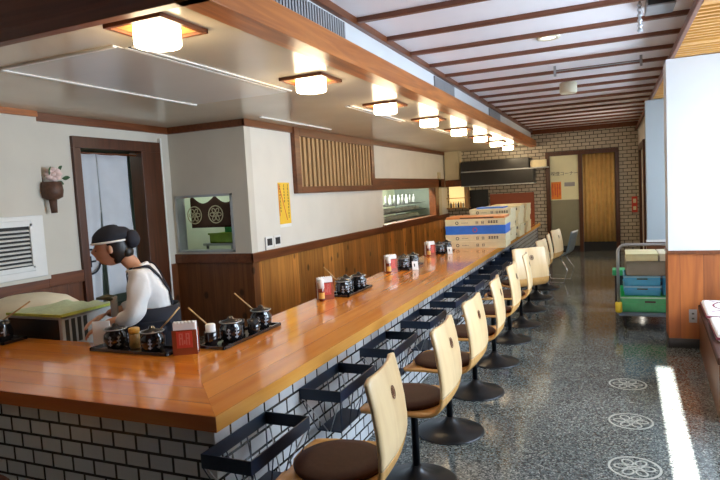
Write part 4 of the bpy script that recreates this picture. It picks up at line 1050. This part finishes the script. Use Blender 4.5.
# body
V = [hip, hip.lerp(neck, .4)+Vector((-.03, 0, 0)), hip.lerp(neck, .8)+Vector((-.03, 0, 0)), neck, neck.lerp(HC, .55),
     shL, elL, wrL, shR, elR, wrR,
     (.04, .09, .78), (.09, .10, .44), (.02, .10, .07), (.14, .11, .035), (.04, -.09, .78), (.10, -.10, .44), (.03, -.10, .07), (.15, -.11, .035)]
E_ = [(0, 1), (1, 2), (2, 3), (3, 4), (2, 5), (5, 6), (6, 7), (2, 8), (8, 9), (9, 10), (0, 11), (11, 12), (12, 13), (13, 14), (0, 15), (15, 16), (16, 17), (17, 18)]
Rr = [.125, .105, .11, .05, .048, .055, .04, .027, .055, .04, .027, .09, .055, .038, .035, .09, .055, .038, .035]
bm = bmesh.new(); to_bm(bm, skin_mesh(V, E_, Rr, 0))
# head
def head_bm(bm, C, tilt):
    R4 = Matrix.Translation(C) @ Matrix.Rotation(tilt, 4, 'Y')
    r = bmesh.ops.create_uvsphere(bm, u_segments=32, v_segments=24, radius=1)
    for v in r['verts']:
        x, y, z = v.co
        p = Vector((x*.098, y*.076, z*.118))
        if z < 0: p.x += .012*(-z); p.y *= 1-.28*(-z); p.x *= 1-.12*(-z)*(x < 0)
        if x > .75 and abs(y) < .30 and -.42 < z < .12:      # nose
            p.x += .034*(1-abs(y)/.30)*(1-abs(z+.2)/.32 if abs(z+.2) < .32 else 0)
        if x > .6 and -.62 < z < -.45 and abs(y) < .4: p.x += .012
        if x > .4 and z < -.75: p.x += .014
        v.co = R4 @ p
    for s in (-1, 1):                                        # ears
        q = bmesh.ops.create_uvsphere(bm, u_segments=12, v_segments=10, radius=1)
        for v in q['verts']: v.co = R4 @ Vector((-.008+v.co.x*.017, s*.077+v.co.y*.008, -.012+v.co.z*.031))
    return R4
tilt = .09
R4 = head_bm(bm, HC, tilt)
# hands
def hand(bm, w, d, side, palm_dn):
    d = d.normalized(); n_ = palm_dn.normalized(); s = d.cross(n_).normalized()*side
    pc = w+d*.045
    q = bmesh.ops.create_uvsphere(bm, u_segments=12, v_segments=10, radius=1)
    for v in q['verts']: v.co = pc + d*v.co.x*.05 + s*v.co.y*.038 + n_*v.co.z*.017
    for k, l in enumerate((.066, .074, .069, .054)):
        b0 = pc + d*.035 + s*(.027-.018*k); tube(bm, [b0, b0+d*l*.5+n_*.006, b0+d*l*.8+n_*.022, b0+d*l*.92+n_*.038], [.0095, .009, .008, .006], 8)
    b0 = pc - d*.015 + s*.03; tube(bm, [b0, b0+d*.025+s*.022+n_*.006, b0+d*.05+s*.026+n_*.018], [.012, .0105, .008], 8)
hand(bm, wrL, (wrL-elL).normalized()+Vector((0, 0, -.25)), -1, Vector((0, -.3, -1)))
hand(bm, wrR, (wrR-elR).normalized()+Vector((0, 0, -.2)), 1, Vector((0, .3, -1)))
body = remeshed(bm, 'body', 'skin', cook, .0065, 5)
# shirt (torso and sleeves)
V = [hip+Vector((0, 0, .02)), hip.lerp(neck, .35)+Vector((-.035, 0, 0)), hip.lerp(neck, .75)+Vector((-.035, 0, 0)), neck+Vector((-.02, 0, -.01)), shL, elL, elL.lerp(wrL, .6), shR, elR, elR.lerp(wrR, .6)]
bm = bmesh.new(); to_bm(bm, skin_mesh(V, [(0, 1), (1, 2), (2, 3), (2, 4), (4, 5), (5, 6), (2, 7), (7, 8), (8, 9)], [(.145, .135), (.125, .125), (.135, .128), .068, .078, .066, .050, .078, .066, .050], 0))
for v in bm.verts: v.co += Vector((.004*math.sin(60*v.co.z), .005*math.sin(50*v.co.x+30*v.co.z), 0))
shirt = remeshed(bm, 'shirt', 'shirt', cook, .009, 3)
# collar
bm = bm_new(); tube(bm, [neck+Vector((.058*math.cos(a)-.005, .060*math.sin(a), -.005+.022*math.cos(a)*-1)) for a in [2*PI*i/16 for i in range(16)]], .014, 8, closed=True); finish(bm, 'collar', 'shirt', cook, 0, True)
# apron: skirt, bib, straps
bm = bm_new()
def skirt(u, v):
    a = u*2*PI; z = .93-.50*v; c = Vector((.04+.01*v, 0, z)); r = .160+.03*v+.008*math.sin(a*7)*v
    return (c.x+r*math.cos(a)*.98, c.y+r*math.sin(a)*1.02, z), (math.cos(a), math.sin(a), 0)
sheet(bm, skirt, 40, 8, .008); finish(bm, 'apron_skirt', 'black_cloth', cook)
bm = bm_new()
pts = []
for s in (1, -1):
    L0 = [(.19, .08*s, .94), (.20, .09*s, 1.04), (.17, .115*s, 1.13), (.09, .125*s, 1.22), (-.01, .115*s, 1.19), (-.09, .07*s, 1.12), (-.12, .0*s, 1.02), (-.12, -.05*s, .93)]
    def fn(u, v, L0=L0):
        q = u*(len(L0)-1); i = min(int(q), len(L0)-2); a = Vector(L0[i]); b = Vector(L0[i+1]); p = a.lerp(b, q-i)
        n_ = (p-Vector((.04, 0, 1.05))); n_.y *= .3; n_.normalize(); d = (b-a).normalized(); sd = d.cross(n_).normalized()
        return p+sd*(v-.5)*.032, n_
    g = []
    for i in range(41): g.append([bm.verts.new(fn(i/40, j/3)[0]) for j in range(4)])
    for i in range(40):
        for j in range(3): bm.faces.new((g[i][j], g[i+1][j], g[i+1][j+1], g[i][j+1]))
    st = finish(bm, 'apron_strap', 'black_cloth', cook, 0, True); bm = bm_new()
    sw = st.modifiers.new('w', 'SHRINKWRAP'); sw.target = shirt; sw.wrap_mode = 'ON_SURFACE'; sw.offset = .005
    so = st.modifiers.new('t', 'SOLIDIFY'); so.thickness = .006; so.offset = 1
bm.free()
# trousers and shoes
bm = bmesh.new(); to_bm(bm, skin_mesh([hip, (.04, .09, .76), (.09, .10, .44), (.02, .10, .12), (.04, -.09, .76), (.10, -.10, .44), (.03, -.10, .12)], [(0, 1), (1, 2), (2, 3), (0, 4), (4, 5), (5, 6)], [.13, .10, .072, .055, .10, .072, .055], 0)); remeshed(bm, 'trousers', 'black_cloth', cook, .012, 4)
for s in (1, -1):
    bm = bm_new(); q = bmesh.ops.create_uvsphere(bm, u_segments=16, v_segments=10, radius=1)
    for v in q['verts']: v.co = Vector((.07+v.co.x*.13, s*.105+v.co.y*.048, max(0, .045+v.co.z*.05)))
    finish(bm, 'shoe', 'base_black', cook, 0, True)
# hair, cap
def on_head(fn, bm, seg=28, rings=16):
    q = bmesh.ops.create_uvsphere(bm, u_segments=seg, v_segments=rings, radius=1)
    for v in list(q['verts']): v.co = R4 @ Vector(fn(*v.co))
bm = bm_new(); on_head(lambda x, y, z: ((x*.100 if x < 0 else x*.060)-.012, y*.081, z*.105+.012-(.02 if z < 0 and x < 0 else 0)), bm); on_head(lambda x, y, z: (-.088+x*.036, y*.052, -.045+z*.045), bm); finish(bm, 'hair', 'hair', cook, 0, True)
bm = bm_new()
def capf(x, y, z):
    zz = max(z, -.10); r = 1+.05*math.sin(4*math.atan2(y, x))*(z > .2)
    return (-.002+x*.111*r-.012*max(0, zz)+(-.02 if x < -.5 and z > .1 else 0), y*.090*r, .036+zz*(.098 if x > -.3 else .088))
on_head(capf, bm); on_head(lambda x, y, z: (-.125+x*.048, y*.062, .028+z*.058), bm)
cp = finish(bm, 'cap', 'black_cloth', cook, 0, True)
bm = bm_new(); tube(bm, [R4 @ Vector((.110*math.cos(a)*1.015, .090*math.sin(a)*1.02, .030)) for a in [2*PI*i/40 for i in range(40)]], .0065, 8, closed=True); finish(bm, 'cap_band', 'paper', cp, 0, True)
# face details
for s in (1, -1):
    bm = bm_new(); q = bmesh.ops.create_uvsphere(bm, u_segments=10, v_segments=8, radius=1)
    for v in q['verts']: v.co = R4 @ Vector((.086+v.co.x*.006, s*.032+v.co.y*.014, -.012+v.co.z*.004))
    finish(bm, 'eye', 'hair', cook, 0, True)
    bm = bm_new(); q = bmesh.ops.create_uvsphere(bm, u_segments=10, v_segments=8, radius=1)
    for v in q['verts']: v.co = R4 @ Vector((.090+v.co.x*.005, s*.034+v.co.y*.017, .008+v.co.z*.003))
    finish(bm, 'eyebrow', 'hair', cook, 0, True)
bm = bm_new(); q = bmesh.ops.create_uvsphere(bm, u_segments=10, v_segments=8, radius=1)
for v in q['verts']: v.co = R4 @ Vector((.094+v.co.x*.006, v.co.y*.022, -.068+v.co.z*.006))
finish(bm, 'mouth', 'salmon', cook, 0, True)
# grey-green tap behind the towel
t = thing('water_tap', 'grey-green tap with a pointed spout in front of the cook', 'tap', (-2.86, 2.70, 0))
bm = bm_new(); tube(bm, [(0, 0, 0), (0, 0, .98), (0, 0, 1.0)], .022, 12); finish(bm, 'pillar', M['grey_paint'], t)
bm = bm_new(); tube(bm, [(0, 0, .985), (-.03, -.03, 1.0), (-.07, -.07, .995)], [.022, .018, .008], 12); finish(bm, 'spout', plain('grey_green_metal', (.13, .15, .11), .45, .08, 10), t)

# ------------------------------------------------------------------ light
w = bpy.data.worlds.new('world'); SC.world = w; w.use_nodes = True
nt = w.node_tree; bg = nt.nodes['Background']
sky = nt.nodes.new('ShaderNodeTexSky'); sky.sky_type = 'HOSEK_WILKIE' if 'HOSEK_WILKIE' in [e.identifier for e in sky.bl_rna.properties['sky_type'].enum_items] else sky.sky_type
sky.sun_direction = (0, -.95, .3)
nt.links.new(sky.outputs[0], bg.inputs['Color']); bg.inputs['Strength'].default_value = .6
def sun(d, e, col):
    l = bpy.data.lights.new('sun', 'SUN'); l.energy = e; l.color = col; l.angle = .006
    o = bpy.data.objects.new('sun', l); COL.objects.link(o); o.rotation_euler = Vector(d).to_track_quat('-Z', 'Y').to_euler(); return o
sun((.021, 1, -.30), 170, (1, .96, .9))
def area(loc, d, sx, sy, e, col, name='daylight'):
    l = bpy.data.lights.new(name, 'AREA'); l.shape = 'RECTANGLE'; l.size = sx; l.size_y = sy; l.energy = e; l.color = col
    o = bpy.data.objects.new(name, l); COL.objects.link(o); o.location = loc; o.rotation_euler = Vector(d).to_track_quat('-Z', 'Z').to_euler(); return o
for i, (a, b) in enumerate(wins):
    area((2.14, (a+b)/2, 1.575), (-1, 0, .05), b-a-.1, 1.3, (115, 112, 100)[i], (.70, .85, 1.))
area((.49, 11.85, 1.45), (-1, 0, 0), 1.4, 1.1, 16, (1, .93, .80), 'far_end_fill')  # added fill to brighten the far end, no such source seen
# warm bounce of each drum lamp
for k in range(8):
    l = bpy.data.lights.new('drum_bulb', 'POINT'); l.energy = 6; l.color = (1, .78, .50); l.shadow_soft_size = .12
    o = bpy.data.objects.new('drum_bulb', l); COL.objects.link(o); o.location = (-2.05, LY[k], SZ-.17)
# kitchen tubes
area((-6.0, 4.7, 2.40), (0, 0, -1), .3, 1.0, 30, (.88, 1., .92), 'kitchen_tube')
area((-4.45, 6.6, 2.38), (0, 0, -1), .3, 1.0, 9, (.9, 1., .95), 'kitchen_tube')
area((-4.3, 11.2, 2.3), (0, 0, -1), .3, 2.8, 110, (1., 1., .85), 'kitchen_tube')

SC.view_settings.view_transform = 'Standard'; SC.view_settings.look = 'None'; SC.view_settings.gamma = 1
SC.view_settings.use_curve_mapping = False
SC.view_settings.exposure = 0.38
